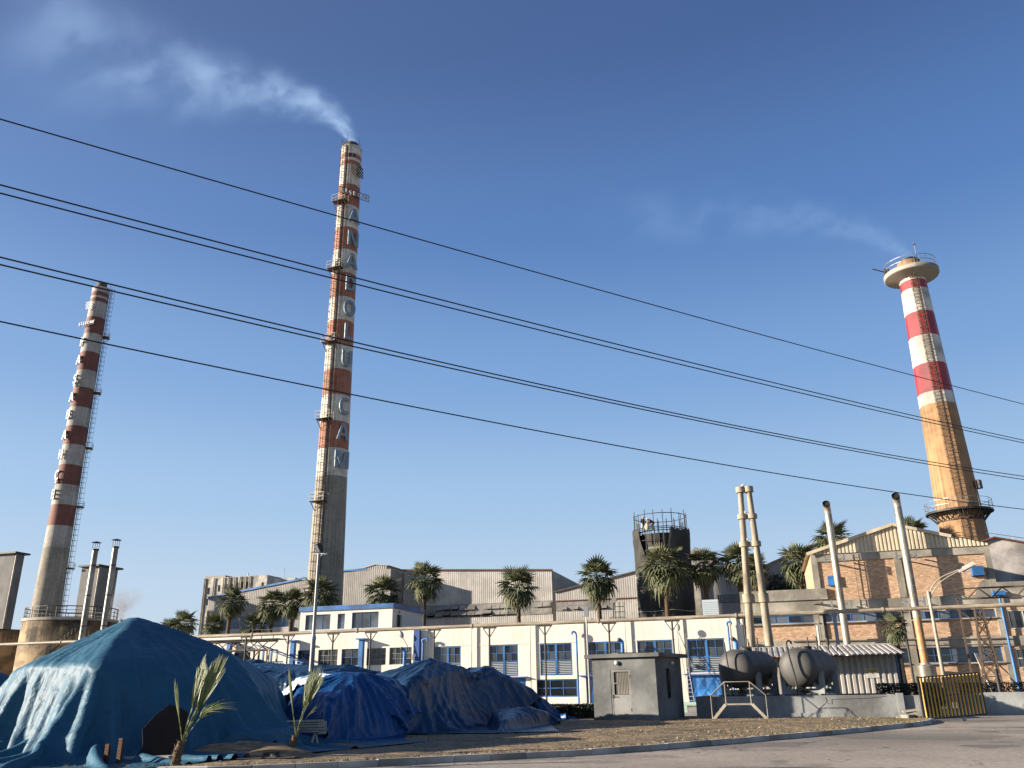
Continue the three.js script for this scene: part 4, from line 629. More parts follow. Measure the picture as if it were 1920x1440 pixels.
// ---------- scaffolded silo wrapped in dark net ----------
{
  const X = -10.75, Zc = -25, Y0 = 19.5, f = toCam(X, Zc), rr = 3.45;
  const s = thing('netted_silo', 'round silo wrapped in dark scaffold net with bare scaffold poles on top', 'silo', [X, 0, Zc]);
  part(s, 'core', [ring(0, 18.6, [[0, 2.7], [30, 2.7]], 32), new THREE.CircleGeometry(2.7, 32).rotateX(-Math.PI / 2).translate(0, 18.6, 0)], mat('tarred silo wall', C(0.035, 0.03, 0.026), { map: T.grime }));  // core wall is an even near black
  const noise = new ImprovedNoise(), NA = 220, NY = 70, pos = [], uv = [], idx = [];
  const gap = (a) => { let d = a - (f - 0.28); d = Math.atan2(Math.sin(d), Math.cos(d)); return Math.max(0, 1 - Math.pow(Math.abs(d) / 0.62, 4)); };
  for (let i = 0; i <= NA; i++) for (let j = 0; j <= NY; j++) {
    const a = i / NA * 2 * Math.PI, v = j / NY, top = Y0 - 0.35 + 0.5 * noise.noise(Math.cos(a) * 2.4, Math.sin(a) * 2.4, 1) + 0.35 * noise.noise(Math.cos(a) * 7, Math.sin(a) * 7, 4) - 3.3 * gap(a), y = v * top;
    const loose = sm(13, 19, y), w = 0.12 * loose * noise.noise(Math.cos(a) * 9, y * 0.35, Math.sin(a) * 9) + 0.05 * noise.noise(Math.cos(a) * 16, y * 1.2, Math.sin(a) * 16) - 0.1 * Math.exp(-Math.pow((y - 13.6) / 0.25, 2)) - 0.08 * Math.exp(-Math.pow((y - 9.6) / 0.25, 2)) + 0.05 * sm(16.5, 19, y);
    const p = polar(a, rr - 0.1 + w, y); pos.push(p.x, p.y, p.z); uv.push(a * rr, y);
  }
  for (let i = 0; i < NA; i++) for (let j = 0; j < NY; j++) { const a = i * (NY + 1) + j, b = a + NY + 1; idx.push(a, b, a + 1, b, b + 1, a + 1); }
  const g = new THREE.BufferGeometry(); g.setAttribute('position', new THREE.Float32BufferAttribute(pos, 3)); g.setAttribute('uv', new THREE.Float32BufferAttribute(uv, 2)); g.setIndex(idx); g.computeVertexNormals();
  part(s, 'net', g, M.net);
  for (const y of [9.6, 13.6]) { const gs = []; for (let i = 0; i < 40; i++) { const a = i / 40 * 2 * Math.PI, b = (i + 1) / 40 * 2 * Math.PI, k = (q) => y + 0.06 * Math.sin(q * 5); gs.push(tube(polar(a, rr - 0.08, k(a)), polar(b, rr - 0.08, k(b)), 0.035, 0.035, 6)); } part(s, 'tie_rope', gs, M.whiteClean); }
  part(s, 'hanging_rope', path([polar(f - 0.55, rr + 0.02, 13.6), polar(f - 0.52, rr + 0.06, 12), polar(f - 0.4, rr + 0.08, 11.0), polar(f - 0.3, rr + 0.06, 12), polar(f - 0.27, rr + 0.02, 13.6)], 0.025, 6), M.whiteClean);
  const st = 18; for (let i = 0; i < st; i++) { const a = f + (i + 0.3) / st * 2 * Math.PI; part(s, 'scaffold_standard', [tube(polar(a, rr - 0.28, 0), polar(a, rr - 0.28, 21.3 + 0.25 * Math.sin(i * 2.4)), 0.05, 0.05, 6)], M.steelDark); part(s, 'inner_standard', [tube(polar(a + 0.17, rr - 0.7, 10), polar(a + 0.17, rr - 0.7, 20.2 + 0.2 * Math.sin(i * 1.7)), 0.045, 0.045, 6)], M.steelDark); }
  for (const y of [16.6, 17.8, 19.1, 19.3, 20.9]) { const gs = []; for (let i = 0; i < 36; i++) gs.push(tube(polar(i / 36 * 2 * Math.PI, rr - 0.3, y), polar((i + 1) / 36 * 2 * Math.PI, rr - 0.3, y), 0.045, 0.045, 6)); part(s, 'scaffold_ledger', gs, M.steelDark); }
  part(s, 'work_deck', [new THREE.RingGeometry(2.6, 3.2, 40).rotateX(-Math.PI / 2).translate(0, 18.9, 0), new THREE.RingGeometry(2.72, 3.2, 24, 1, -1, 1.6).rotateX(-Math.PI / 2).translate(0, 16.7, 0)], M.woodPale);
  part(s, 'toe_plank', [bar(polar(f - 0.5, 3.25, 16.8), polar(f - 0.05, 3.25, 16.8), 0.05, 0.25)], M.woodPale);
}
// ---------- overhead pipeline and its supports ----------
const pipeY = (x) => 6.28 + (x + 50) * 0.0026, PZ = 10.5;
{
  const p = thing('overhead_pipeline', 'long tan overhead pipeline running across the whole yard', 'pipe');
  const xs = [-92, -75, -64, -53, -43.4, -33.2, -22.9, -12.4, -1.9, 8.4, 18.5, 28];
  for (let i = 0; i + 1 < xs.length; i++) part(p, 'pipe_section', [tube(V(xs[i], pipeY(xs[i]), PZ), V(xs[i + 1] - 0.02, pipeY(xs[i + 1]), PZ), 0.145, 0.145, 18)], M.pipe);
  for (const x of xs.slice(1, -1)) { part(p, 'flange', [tube(V(x - 0.06, pipeY(x), PZ), V(x + 0.06, pipeY(x), PZ), 0.2, 0.2, 18)], M.pipe); part(p, 'clamp', [bar(V(x - 0.5, pipeY(x) + 0.1, PZ), V(x - 0.5, pipeY(x) + 0.24, PZ), 0.06), bar(V(x + 0.5, pipeY(x) + 0.1, PZ), V(x + 0.5, pipeY(x) + 0.24, PZ), 0.06)], M.steelRusty); }
}
[-50.8, -43.94, -39.75, -35.45, -31.93, -26.2, -21.4, -16.76, -11.6, -6.7, -1.35].forEach((x, i) => {
  const y = pipeY(x) - 0.15, s = thing('pipe_support', 'dark Y shaped steel pipe support ' + ['behind the peak of big blue tarpaulin', 'under the truss bridge', 'beside wall stair shadows, second right of truss bridge', 'right of the tall floodlight pole', 'second right of the tall floodlight pole', 'above the navy tarpaulin peak', 'above the right shoulder of navy tarpaulin', 'left of the thin white post by the hut', 'rising behind the hut roof at its left', 'rising behind the hut roof at its right corner', 'beside the twin concrete poles'][i], 'pipe support', [x, 0, PZ], 0, 'supports under the overhead pipeline');
  part(s, 'post', [tube(V(0, 0, 0), V(0, y - 0.02, 0), 0.075, 0.075, 8)], M.steelDark);
  part(s, 'saddle', [bx(-0.55, 0.6, y - 0.1, y, -0.06, 0.06)], M.steelDark);
  part(s, 'strut', [bar(V(-0.03, y - 0.75, 0), V(-0.5, y - 0.1, 0), 0.06)], M.steelDark); part(s, 'strut', [bar(V(0.03, y - 0.75, 0), V(0.5, y - 0.1, 0), 0.06)], M.steelDark);
  part(s, 'footing', [bx(-0.25, 0.25, 0.005, 0.2, -0.25, 0.25)], M.concrete);
});
solo('pipe_post', 'slim black post from pipeline down to the striped barrier', 'post', [tube(V(9.65, 0, PZ), V(9.65, 6.28, PZ), 0.08), bar(V(9.2, 6.2, PZ), V(10.1, 6.2, PZ), 0.08)], M.steelDark);
solo('pipe_post', 'dark steel channel post left of the leftmost steel stack', 'post', [bx(4.25, 4.45, 0, 6.25, PZ - 0.1, PZ + 0.1), bx(4.05, 4.65, 6.2, 6.28, PZ - 0.1, PZ + 0.1)], M.steelDark);
solo('drop_pipe', 'thin cream pipe standing beside the dark channel post', 'pipe', [tube(V(3.85, 0, PZ - 1), V(3.85, 5.6, PZ - 1), 0.08)], M.whiteClean);
solo('drop_pipe', 'blue grey drop pipe elbowing down from the pipeline', 'pipe', [tube(V(5.05, 0, PZ + 0.02), V(5.05, 6.2, PZ + 0.02), 0.13, 0.13, 14), tube(V(5.05, 6.1, PZ + 0.02), V(5.05, 6.32, PZ + 0.02), 0.19, 0.19, 14)], mat('blue grey paint', C(0.16, 0.19, 0.24), { roughness: 0.5 }));
{
  const t = thing('lattice_support', 'rusty tapering lattice mast carrying the pipeline at right', 'mast', [14.6, 0, PZ]), h = 6.25, w = (y) => 0.58 - 0.055 * y, c = (i, y) => V((i & 1 ? 1 : -1) * w(y), y, (i & 2 ? 1 : -1) * w(y) * 0.6);
  for (let i = 0; i < 4; i++) part(t, 'leg', [bar(c(i, 0), c(i, h), 0.08)], M.steelRusty);
  const n = 7; for (let k = 0; k < n; k++) { const a = h * k / n, b = h * (k + 1) / n; part(t, 'brace', [[0, 1], [2, 3], [0, 2], [1, 3]].flatMap(([i, j]) => [bar(c(i, a), c(j, b), 0.05), bar(c(j, a), c(i, b), 0.05), bar(c(i, b), c(j, b), 0.05)]), M.steelRusty); }
  part(t, 'arm', [bar(V(-1.5, 6.35, 0), V(0, 5.2, 0), 0.07), bar(V(0.9, 5.9, 0), V(0.1, 4.9, 0), 0.06)], M.steelRusty);
}
{ // truss bridge at the left, with its tower, stair canopy and rails
  const t = thing('truss_bridge', 'dark steel truss bridge with trestle below pipeline at left', 'bridge', [0, 0, 6.5]), x0 = -56, x1 = -43.2, n = 12, yl = 5.15, yh = 5.95;
  for (const z of [0, 1.4]) { part(t, 'chord', [bar(V(x0, yh, z), V(x1, yh, z), 0.12), bar(V(x0, yl, z), V(x1, yl, z), 0.12)], M.steelRusty); for (let i = 0; i < n; i++) part(t, 'brace', [bar(V(x0 + (x1 - x0) * i / n, i % 2 ? yl : yh, z), V(x0 + (x1 - x0) * (i + 1) / n, i % 2 ? yh : yl, z), 0.07)], M.steelRusty); }
  part(t, 'deck', [bx(x0, x1 + 0.8, yh + 0.08, yh + 0.16, -0.2, 1.6)], M.steelDark);
  for (const [x, z] of [[-45.6, 0], [-45.6, 1.4], [-44.2, 0], [-44.2, 1.4], [-43.2, 0], [-43.2, 1.4]]) part(t, 'leg', [bar(V(x, 0, z), V(x, yl, z), 0.14)], x > -43.5 ? M.postTan : M.steelRusty);
  part(t, 'knee_brace', [bar(V(-45.6, 3.4, 1.4), V(-44.2, 5.1, 1.4), 0.08), bar(V(-44.2, 3.4, 1.4), V(-45.6, 5.1, 1.4), 0.08), bar(V(-45.6, 3.4, 1.4), V(-43.2, 3.4, 1.4), 0.08)], M.steelRusty);
  part(t, 'handrail', [bar(V(-45, 6.9, 1.5), V(-42.6, 6.9, 1.5), 0.05), ...[-45, -44, -42.8].map((x) => bar(V(x, 6, 1.5), V(x, 6.9, 1.5), 0.05))], M.steelDark);
}
{
  const t = thing('stair_canopy', 'blue steel canopy with sloping rails against the cream wall', 'canopy', [-45.6, 0, 0.2]);
  part(t, 'roof', [bar(V(-2.6, 5.9, 2.2), V(2.8, 4.1, 2.2), 0.1), bar(V(-2.6, 5.9, 0.9), V(2.8, 4.1, 0.9), 0.1), ...Array.from({ length: 8 }, (_, i) => bar(V(-2.5 + i * 0.72, 5.86 - i * 0.24, 0.9), V(-2.5 + i * 0.72, 5.86 - i * 0.24, 2.2), 0.16, 0.04))], M.blue);
  for (const x of [-1.6, -0.7, 2.6]) part(t, 'post', [bar(V(x, 0, 2.2), V(x, 5.5 - (x + 1.6) * 0.33, 2.2), 0.16)], M.blue);
  part(t, 'cross_brace', [bar(V(-0.7, 3.8, 2.2), V(2.6, 4.0, 2.2), 0.1), bar(V(-0.7, 3.5, 2.2), V(2.6, 2.6, 2.2), 0.07), bar(V(-0.7, 2.7, 2.2), V(2.6, 3.6, 2.2), 0.07)], M.blue);
}

// ---------- steel stacks in front of the brick workshop, twin concrete poles ----------
function stack(x, z, y1, r, label, rusty) {
  const t = thing('steel_stack', label, 'stack', [x, 0, z], 0, 'steel stacks in front of the brick workshop');
  const lo = rusty ? 6.4 : 0; part(t, 'shaft', [tube(V(0, lo, 0), V(0, y1 - 0.5, 0), r, r, 28)], M.steelShiny);
  if (rusty) part(t, 'rusty_foot', [tube(V(0, 2.9, 0), V(0, lo, 0), r - 0.004, r - 0.004, 28)], mat('rusting steel cladding', C(0.62, 0.42, 0.24), { roughness: 0.55, metalness: 0.2, map: T.rust }));
  part(t, 'bend', [new THREE.TubeGeometry(new THREE.QuadraticBezierCurve3(V(0, y1 - 0.52, 0), V(0, y1 + 0.05, 0), V(-0.06, y1 + 0.3, 0.42)), 8, r, 28).toNonIndexed()], M.steelShiny);
  part(t, 'sooty_mouth', [new THREE.TubeGeometry(new THREE.LineCurve3(V(-0.05, y1 + 0.24, 0.36), V(-0.08, y1 + 0.38, 0.56)), 2, r + 0.012, 28).toNonIndexed(), new THREE.CircleGeometry(r, 24).applyQuaternion(new THREE.Quaternion().setFromUnitVectors(V(0, 0, 1), V(-0.13, 0.5, 0.83).normalize())).translate(-0.06, y1 + 0.3, 0.45)], M.black);
  for (let y = 4; y < y1 - 1; y += 2.45) part(t, 'joint_band', [tube(V(0, y, 0), V(0, y + 0.05, 0), r + 0.018, r + 0.018, 28)], M.steelShiny);
  for (const y of [7.7, 11.4]) part(t, 'wall_bracket', [bar(V(-0.75, y, 0.02 - z + 0.2), V(-0.75, y, 0.1), 0.1), bar(V(0.75, y, 0.02 - z + 0.2), V(0.75, y, 0.1), 0.1), bar(V(-0.8, y, 0.1), V(-r, y, 0.05), 0.05), bar(V(0.8, y, 0.1), V(r, y, 0.05), 0.05), cb(-0.75, y, 0.1, 0.14, 0.7, 0.1), cb(0.75, y, 0.1, 0.14, 0.7, 0.1)], M.steelGrey);
  return t;
}
stack(6.45, 1.2, 15.75, 0.29, 'shiny steel stack with sooty bent mouth left of the gable', false);
{ const t = stack(12.05, 1.2, 16.0, 0.31, 'shiny steel stack rusting at its foot in front of gable ridge', true); }
{
  const d = thing('silencer_drum', 'bright steel silencer drum under the rusting stack', 'drum', [12.05, 0, 1.2]);
  part(d, 'drum', [tube(V(0, 1.5, 0), V(0, 2.72, 0), 0.72, 0.72, 32), tube(V(0, 2.72, 0), V(0, 2.78, 0), 0.72, 0.66, 32)], M.steelShiny);
  part(d, 'collar', [tube(V(0, 2.79, 0), V(0, 2.9, 0), 0.42, 0.42, 20)], M.steelShiny); part(d, 'pedestal', [bx(-0.7, 0.7, 0, 1.5, -0.7, 0.7)], M.steelDark);
}
{
  const t = thing('twin_concrete_pole', 'pair of tall leaning concrete poles tied together by concrete collars', 'pole', [0, 0, 13]);
  for (const [xb, xt, w] of [[-1.12, -0.53, 0], [0.36, 0.07, 1]]) part(t, 'shaft', [tube(V(xb, 0, 0), V(xt, 15.55, 0), 0.33, 0.2, 20)], M.pole);
  for (const [y, h] of [[15.4, 0.42], [13.35, 0.34], [11.3, 0.38], [7.4, 0.62]]) { const k = y / 15.55, a = -1.12 + 0.59 * k, b = 0.36 - 0.29 * k, r = 0.38 - 0.1 * k; part(t, 'collar', [tube(V(a, y - h / 2, 0), V(a, y + h / 2, 0), r + 0.06, r + 0.06, 20), tube(V(b, y - h / 2, 0), V(b, y + h / 2, 0), r + 0.06, r + 0.06, 20), bx(a, b, y - h / 2 + 0.02, y + h / 2 - 0.02, -r * 0.7, r * 0.7)], M.pole); if (y > 11) part(t, 'stub', [bar(V(a + 0.05, y + h / 2, 0.05), V(a + 0.3, y + h / 2 + 0.2, 0.12), 0.16)], M.concreteFrame); }
}

// ---------- lamps ----------
{
  const p = thing('floodlight_pole', 'tall grey floodlight pole standing among the tarpaulins', 'lamp post', [-17.6, 0, 45.8]), h = 7.0;
  part(p, 'pole', [tube(V(0, 0, 0), V(0, 3.6, 0), 0.11, 0.1, 14), tube(V(0, 3.6, 0), V(0, h, 0), 0.075, 0.06, 14), tube(V(0, 3.55, 0), V(0, 3.7, 0), 0.12, 0.1, 14)], M.steelGrey);
  part(p, 'crossbar', [bar(V(-0.28, h, 0), V(0.4, h - 0.02, 0), 0.05), bar(V(0, h - 0.2, 0), V(0.2, h, 0), 0.04)], M.steelGrey);
  const l = part(p, 'floodlight', [cb(0, 0, 0, 0.42, 0.36, 0.16).rotateX(0.5).rotateY(-0.7).translate(-0.02, h + 0.24, 0.02), ...[-0.2, 0.18].map((x) => bar(V(x - 0.02, h, 0), V(x - 0.02, h + 0.3, 0), 0.03))], M.steelDark);
  part(l, 'lens', [cb(0, 0, 0.085, 0.36, 0.3, 0.01).rotateX(0.5).rotateY(-0.7).translate(-0.02, h + 0.24, 0.02)], M.glassSky);
}
{
  const p = thing('lamp_post', 'thin white lamp post with square head left of the hut', 'lamp post', [-8.85, 0, 33]), h = 5.0;
  part(p, 'pole', [tube(V(0, 0, 0), V(0, h, 0), 0.055, 0.045, 12)], M.whiteClean);
  part(p, 'lamp_head', [bx(-0.1, 0.12, h + 0.08, h + 0.5, -0.06, 0.06), bar(V(-0.25, h + 0.03, 0), V(0.1, h + 0.03, 0), 0.06)], M.steelGrey);
}
{
  const t = thing('floodlight_rack', 'ladder like rack with two round floodlights on the factory roof', 'floodlight', [-13.6, 6.98, -5]);
  part(t, 'frame', [...[0, 0.45, 0.9].map((x) => bar(V(x, 0, 0), V(x, 2.2, 0), 0.06)), ...[0.3, 0.8, 1.3, 1.8].map((y) => bar(V(0, y, 0), V(0.9, y, 0), 0.06))], M.steelDark);
  for (const [x, y] of [[-0.25, 0.6], [0.1, 2.4]]) part(t, 'floodlight', [tube(V(x, y, 0.1), V(x - 0.08, y, 0.32), 0.18, 0.28, 16), tube(V(x - 0.08, y, 0.32), V(x - 0.085, y, 0.335), 0.27, 0.27, 16)], M.black);
}
{
  const p = thing('street_lamp', 'cream street lamp with long curved double arm in front of brick workshop', 'lamp post', [9.95, 0, 20]), h = 6.75;
  part(p, 'pole', [tube(V(0, 0, 0), V(0, h, 0), 0.12, 0.085, 14)], M.postTan);
  part(p, 'arm', [path([V(0.06, h - 0.45, 0), V(0.2, h + 0.15, 0), V(0.75, h + 0.72, 0), V(1.9, h + 1.2, 0)], 0.035, 8), path([V(0.06, h - 0.45, 0), V(0.32, h + 0.02, 0), V(0.95, h + 0.62, 0), V(1.9, h + 1.12, 0)], 0.03, 8)], M.postTan);
  const head = part(p, 'lamp_head', [cb(0, 0, 0, 1.05, 0.16, 0.3).rotateZ(0.42).translate(2.4, h + 1.33, 0), cb(0, 0, 0, 0.7, 0.1, 0.24).rotateZ(0.42).translate(2.5, h + 1.47, 0)], M.whiteClean);
  part(head, 'diffuser', [cb(0.15, -0.11, 0, 0.6, 0.08, 0.24).rotateZ(0.42).translate(2.4, h + 1.33, 0)], M.glassSky);
}
{
  const p = thing('wall_lamp', 'grey oval lamp head on slim arm against the cream wall', 'lamp', [-32, 0, 0.7]);
  part(p, 'arm', [tube(V(-0.1, 4.4, 0), V(-1.15, 6.2, 0.2), 0.035)], M.steelGrey); part(p, 'bracket', [bx(-0.25, 0.05, 4.2, 4.5, -0.12, 0.05)], M.steelGrey);
  part(p, 'lamp_head', [new THREE.SphereGeometry(0.3, 16, 12).scale(0.75, 1.2, 0.5).rotateZ(0.45).translate(-1.3, 6.5, 0.25)], M.steelGrey);
}
{
  const p = thing('wall_lamp', 'round lamp head on slim arms above the hut corner', 'lamp', [-7.2, 0, 0.3]);
  part(p, 'arm', [tube(V(0.9, 3.2, 0), V(0.05, 5.9, 0.5), 0.03), tube(V(0.6, 3.4, 0), V(0.6, 6, 0.2), 0.025)], M.steelGrey); part(p, 'lamp_head', [new THREE.SphereGeometry(0.26, 16, 12).scale(0.8, 1.25, 0.5).translate(0, 6.3, 0.5)], M.whiteClean); part(p, 'bracket', [bx(0.8, 1, 3, 3.3, -0.26, 0.05)], M.steelGrey);
}

// ---------- grey hut ----------
{
  const h = thing('guard_hut', 'small flat roofed grey hut with barred door and round lamp', 'hut', [-4.95, 0.08, 37.0], 0), W = 3.2, D = 3.3, H = 2.75;
  h.rotation.y = -15 * R;
  part(h, 'wall', [wallSheet(-W, 0, 0, H, 0, [[-2.28, -1.27, 0.14, 2.22]], 0.1), bx(-W, -0.32, 0, H, -D, -0.31), wallSheet(0.302, D, 0, H, 0, [[1.3, 1.75, 0.95, 2.25]], 0.14).rotateY(Math.PI / 2)], M.hut);
  part(h, 'roof_slab', [bx(-W - 0.3, 0.28, H, H + 0.17, -D - 0.3, 0.22)], M.hutSlab);
  for (const [a, c] of [[-W - 0.03, -2.3], [-1.25, 0.03]]) part(h, 'plinth', [bx(a, c, -0.1, 0.1, 0.002, 0.04)], M.hut);
  const d = part(h, 'door', [bx(-2.28, -2.2, 0.14, 2.22, -0.08, -0.02), bx(-1.35, -1.27, 0.14, 2.22, -0.08, -0.02), bx(-2.2, -1.35, 2.12, 2.22, -0.08, -0.02), bx(-2.2, -1.35, 0.16, 1.12, -0.07, -0.035), bx(-2.2, -2.12, 1.12, 2.12, -0.075, -0.03), bx(-2.12, -1.9, 1.6, 1.64, -0.07, -0.035)], mat('grey door paint', C(0.21, 0.21, 0.2), { roughness: 0.55, map: T.grime }));
  part(d, 'unlit_backing', [bx(-2.2, -1.35, 1.12, 2.12, -0.12, -0.09)], M.black);  // black sheet behind the bars imitates the unlit interior
  for (let i = 0; i < 8; i++) part(d, 'bar', [tube(V(-1.92 + i * 0.078, 1.14, -0.05), V(-1.92 + i * 0.078, 2.1, -0.05), 0.012, 0.012, 6)], M.postTan);
  part(d, 'handle', [bar(V(-2.2, 1.05, 0), V(-1.95, 1.03, 0.02), 0.025), cb(-2.2, 1.05, -0.01, 0.06, 0.12, 0.04)], M.steelDark);
  for (const y of [0.4, 1.85]) part(d, 'hinge', [tube(V(-1.3, y, -0.01), V(-1.3, y + 0.14, -0.01), 0.022)], M.steelDark);
  part(h, 'lamp', [new THREE.SphereGeometry(0.1, 16, 12).scale(1, 1, 0.8).translate(-1.9, 2.52, 0.09), tube(V(-1.9, 2.52, -0.01), V(-1.9, 2.52, 0.05), 0.07)], M.lampWhite);
  part(h, 'lamp', [new THREE.SphereGeometry(0.09, 14, 10).translate(0.1, 2.5, -1.9)], M.lampWhite);
  part(h, 'side_window', [bx(-0.14, -0.1, 0.95, 2.25, -1.75, -1.3), ...[0, 0.15, 0.3, 0.45].map((k) => bar(V(-0.03, 0.95, -1.75 + k), V(-0.03, 2.25, -1.75 + k), 0.02))], M.glassDark);
  part(h, 'side_sill', [bx(0.004, 0.06, 0.9, 0.95, -1.8, -1.25)], M.hut);
  solo('debris_heap', 'dark scraps lying on the hut roof', 'debris', [tube(V(0, 0, 0), V(0.7, 0.03, 0.1), 0.05), cb(0.3, 0.06, -0.3, 0.6, 0.05, 0.3).rotateY(0.4), cb(-0.35, 0.04, 0, 0.4, 0.05, 0.25).rotateY(-0.5), cb(0.9, 0.05, -0.2, 0.35, 0.06, 0.2).rotateY(0.2)], M.steelDark, undefined, [-6.6, 3.0, 36], 0);
}
{
  const l = thing('ladder', 'white ladder leaning on the cream wall right of the hut', 'ladder', [-6.9, 0, 1.2]);
  for (const s of [-0.2, 0.2]) part(l, 'rail', [bar(V(s + 0.5, 0, 0.6), V(s - 0.1, 4.9, -0.9), 0.045)], M.whiteClean);
  for (let i = 1; i < 15; i++) { const k = i / 15; part(l, 'rung', [bar(V(0.3 - 0.6 * k, 4.9 * k, 0.6 - 1.5 * k), V(0.7 - 0.6 * k, 4.9 * k, 0.6 - 1.5 * k), 0.03)], M.whiteClean); }
}
solo('pipe_run', 'pale green pipe lying low behind the hut', 'pipe', [tube(V(-6, 0.45, 22), V(0, 0.45, 22), 0.14, 0.14, 12), cb(-3, 0.2, 22, 0.5, 0.4, 0.4), cb(-5.2, 0.2, 22, 0.4, 0.4, 0.4)], mat('pale green paint', C(0.3, 0.42, 0.33), { roughness: 0.6 }));
solo('yard_kerb', 'low pale concrete kerb in front of the cream building', 'kerb', [bx(-34, -8.6, 0, 0.28, 6.2, 6.6)], M.creamTrim);

// ---------- tank bund, tanks, stile ----------
{
  const b = thing('bund_wall', 'low grey cracked bund wall under the oil tanks', 'wall', [0, 0, 0]);
  part(b, 'front_wall', [bx(-3.45, 5.4, 0.02, 1.04, 34.4, 34.62), bx(-3.42, 5.38, 0, 0.3, 34.3, 34.66)], M.wallGrey);
  part(b, 'pier', [bx(5.36, 5.62, 0, 1.1, 34.36, 34.7)], M.wallGrey); part(b, 'end_wall', [bx(5.62, 6.5, 0, 1.0, 34.3, 34.52)], M.wallGrey);
  part(b, 'side_wall', [bx(-3.45, -3.23, 0.02, 1.04, 29.2, 34.4), bx(5.18, 5.4, 0.02, 1.04, 29.2, 34.4)], M.wallGrey); part(b, 'back_wall', [bx(-3.45, 5.4, 0.02, 1.04, 29, 29.2)], M.wallGrey);
  part(b, 'floor', [bx(-3.23, 5.18, 0.02, 0.6, 29.2, 34.4)], M.concrete);
  const cr = [[2.35, 0.96], [2.4, 0.82], [2.36, 0.72], [2.6, 0.66], [2.62, 0.86], [3.4, 0.88], [4.3, 0.9], [4.9, 0.97]], c2 = [[2.3, 0.7], [2.05, 0.5], [1.95, 0.3], [1.8, 0.18]];
  part(b, 'crack', [cr, c2].flatMap((l) => l.slice(1).map((p, i) => bar(V(l[i][0], l[i][1], 34.622), V(p[0], p[1], 34.622), 0.02, 0.012))), M.black);
}
function oilTank(x, z, label, hooked) {
  const t = thing('oil_tank', label, 'tank', [x, 0.6, z], -20 * R, 'oil tanks on the bund'), r = 0.88, L = 3.3, cy = 1.68;
  const pts = [[0, 0.42], [0.25, 0.41], [0.5, 0.37], [0.7, 0.28], [0.82, 0.14], [r, 0], [r, -0.02], [r, -L], [0.7, -L - 0.25], [0, -L - 0.4]].map(([a, b]) => new THREE.Vector2(Math.max(a, 1e-4), b));
  part(t, 'shell', new THREE.LatheGeometry(pts, 48).rotateX(Math.PI / 2).translate(0, cy, 0), M.tank);
  for (const zz of [-0.02, -1.1, -2.2]) part(t, 'weld_band', [new THREE.TorusGeometry(r, zz > -0.1 ? 0.018 : 0.009, 8, 48).translate(0, cy, zz)], M.tank);
  part(t, 'valve', [tube(V(0, cy - r - 0.18, -0.4), V(0, cy - r + 0.02, -0.4), 0.05), tube(V(-0.16, cy - r - 0.2, -0.4), V(0.3, cy - r - 0.2, -0.4), 0.045), new THREE.TorusGeometry(0.09, 0.015, 6, 16).translate(0.1, cy - r - 0.2, -0.3)], M.steelRusty);
  for (const zz of [-0.5, -2.7]) part(t, 'cradle', [bx(-1.0, -0.78, 0, 1.5, zz - 0.12, zz + 0.12), bx(0.78, 1.0, 0, 1.5, zz - 0.12, zz + 0.12), bx(-0.78, 0.78, 0.5, 0.72, zz - 0.1, zz + 0.1), bar(V(-0.78, 0.72, zz), V(-0.45, 1.0, zz), 0.14), bar(V(0.78, 0.72, zz), V(0.45, 1.0, zz), 0.14)], M.wallGrey);
  part(t, 'skid', [bx(-0.95, -0.77, 0, 0.5, -3.0, 0.1), bx(0.77, 0.95, 0, 0.5, -3.0, 0.1)], M.wallGrey);
  part(t, 'vent_pipe', hooked ? [path([V(0.12, 0, 0.72), V(0.05, 1.2, 0.7), V(-0.18, 2.7, 0.66), V(-0.16, 2.86, 0.6), V(-0.06, 2.88, 0.5), V(-0.02, 2.75, 0.4)], 0.045, 8, 5)] : [tube(V(0.05, 0, 0.72), V(-0.2, 2.9, 0.66), 0.035)], M.steelDark);
  part(t, 'manhole', [tube(V(0, cy + r - 0.02, -1.6), V(0, cy + r + 0.12, -1.6), 0.28, 0.28, 18), tube(V(0.1, cy + r + 0.12, -1.7), V(0.1, cy + r + 0.55, -1.7), 0.03), tube(V(-0.2, cy + r + 0.1, -1.5), V(0.3, cy + r + 0.1, -1.5), 0.035), tube(V(0.35, cy + r - 0.05, -2.3), V(0.35, cy + r + 0.6, -2.3), 0.035)], M.steelDark);
}
oilTank(-1.5, 33.6, 'left grey horizontal oil tank behind the metal stile', false);
oilTank(1.35, 33.6, 'right grey horizontal oil tank with hooked vent pipe', true);
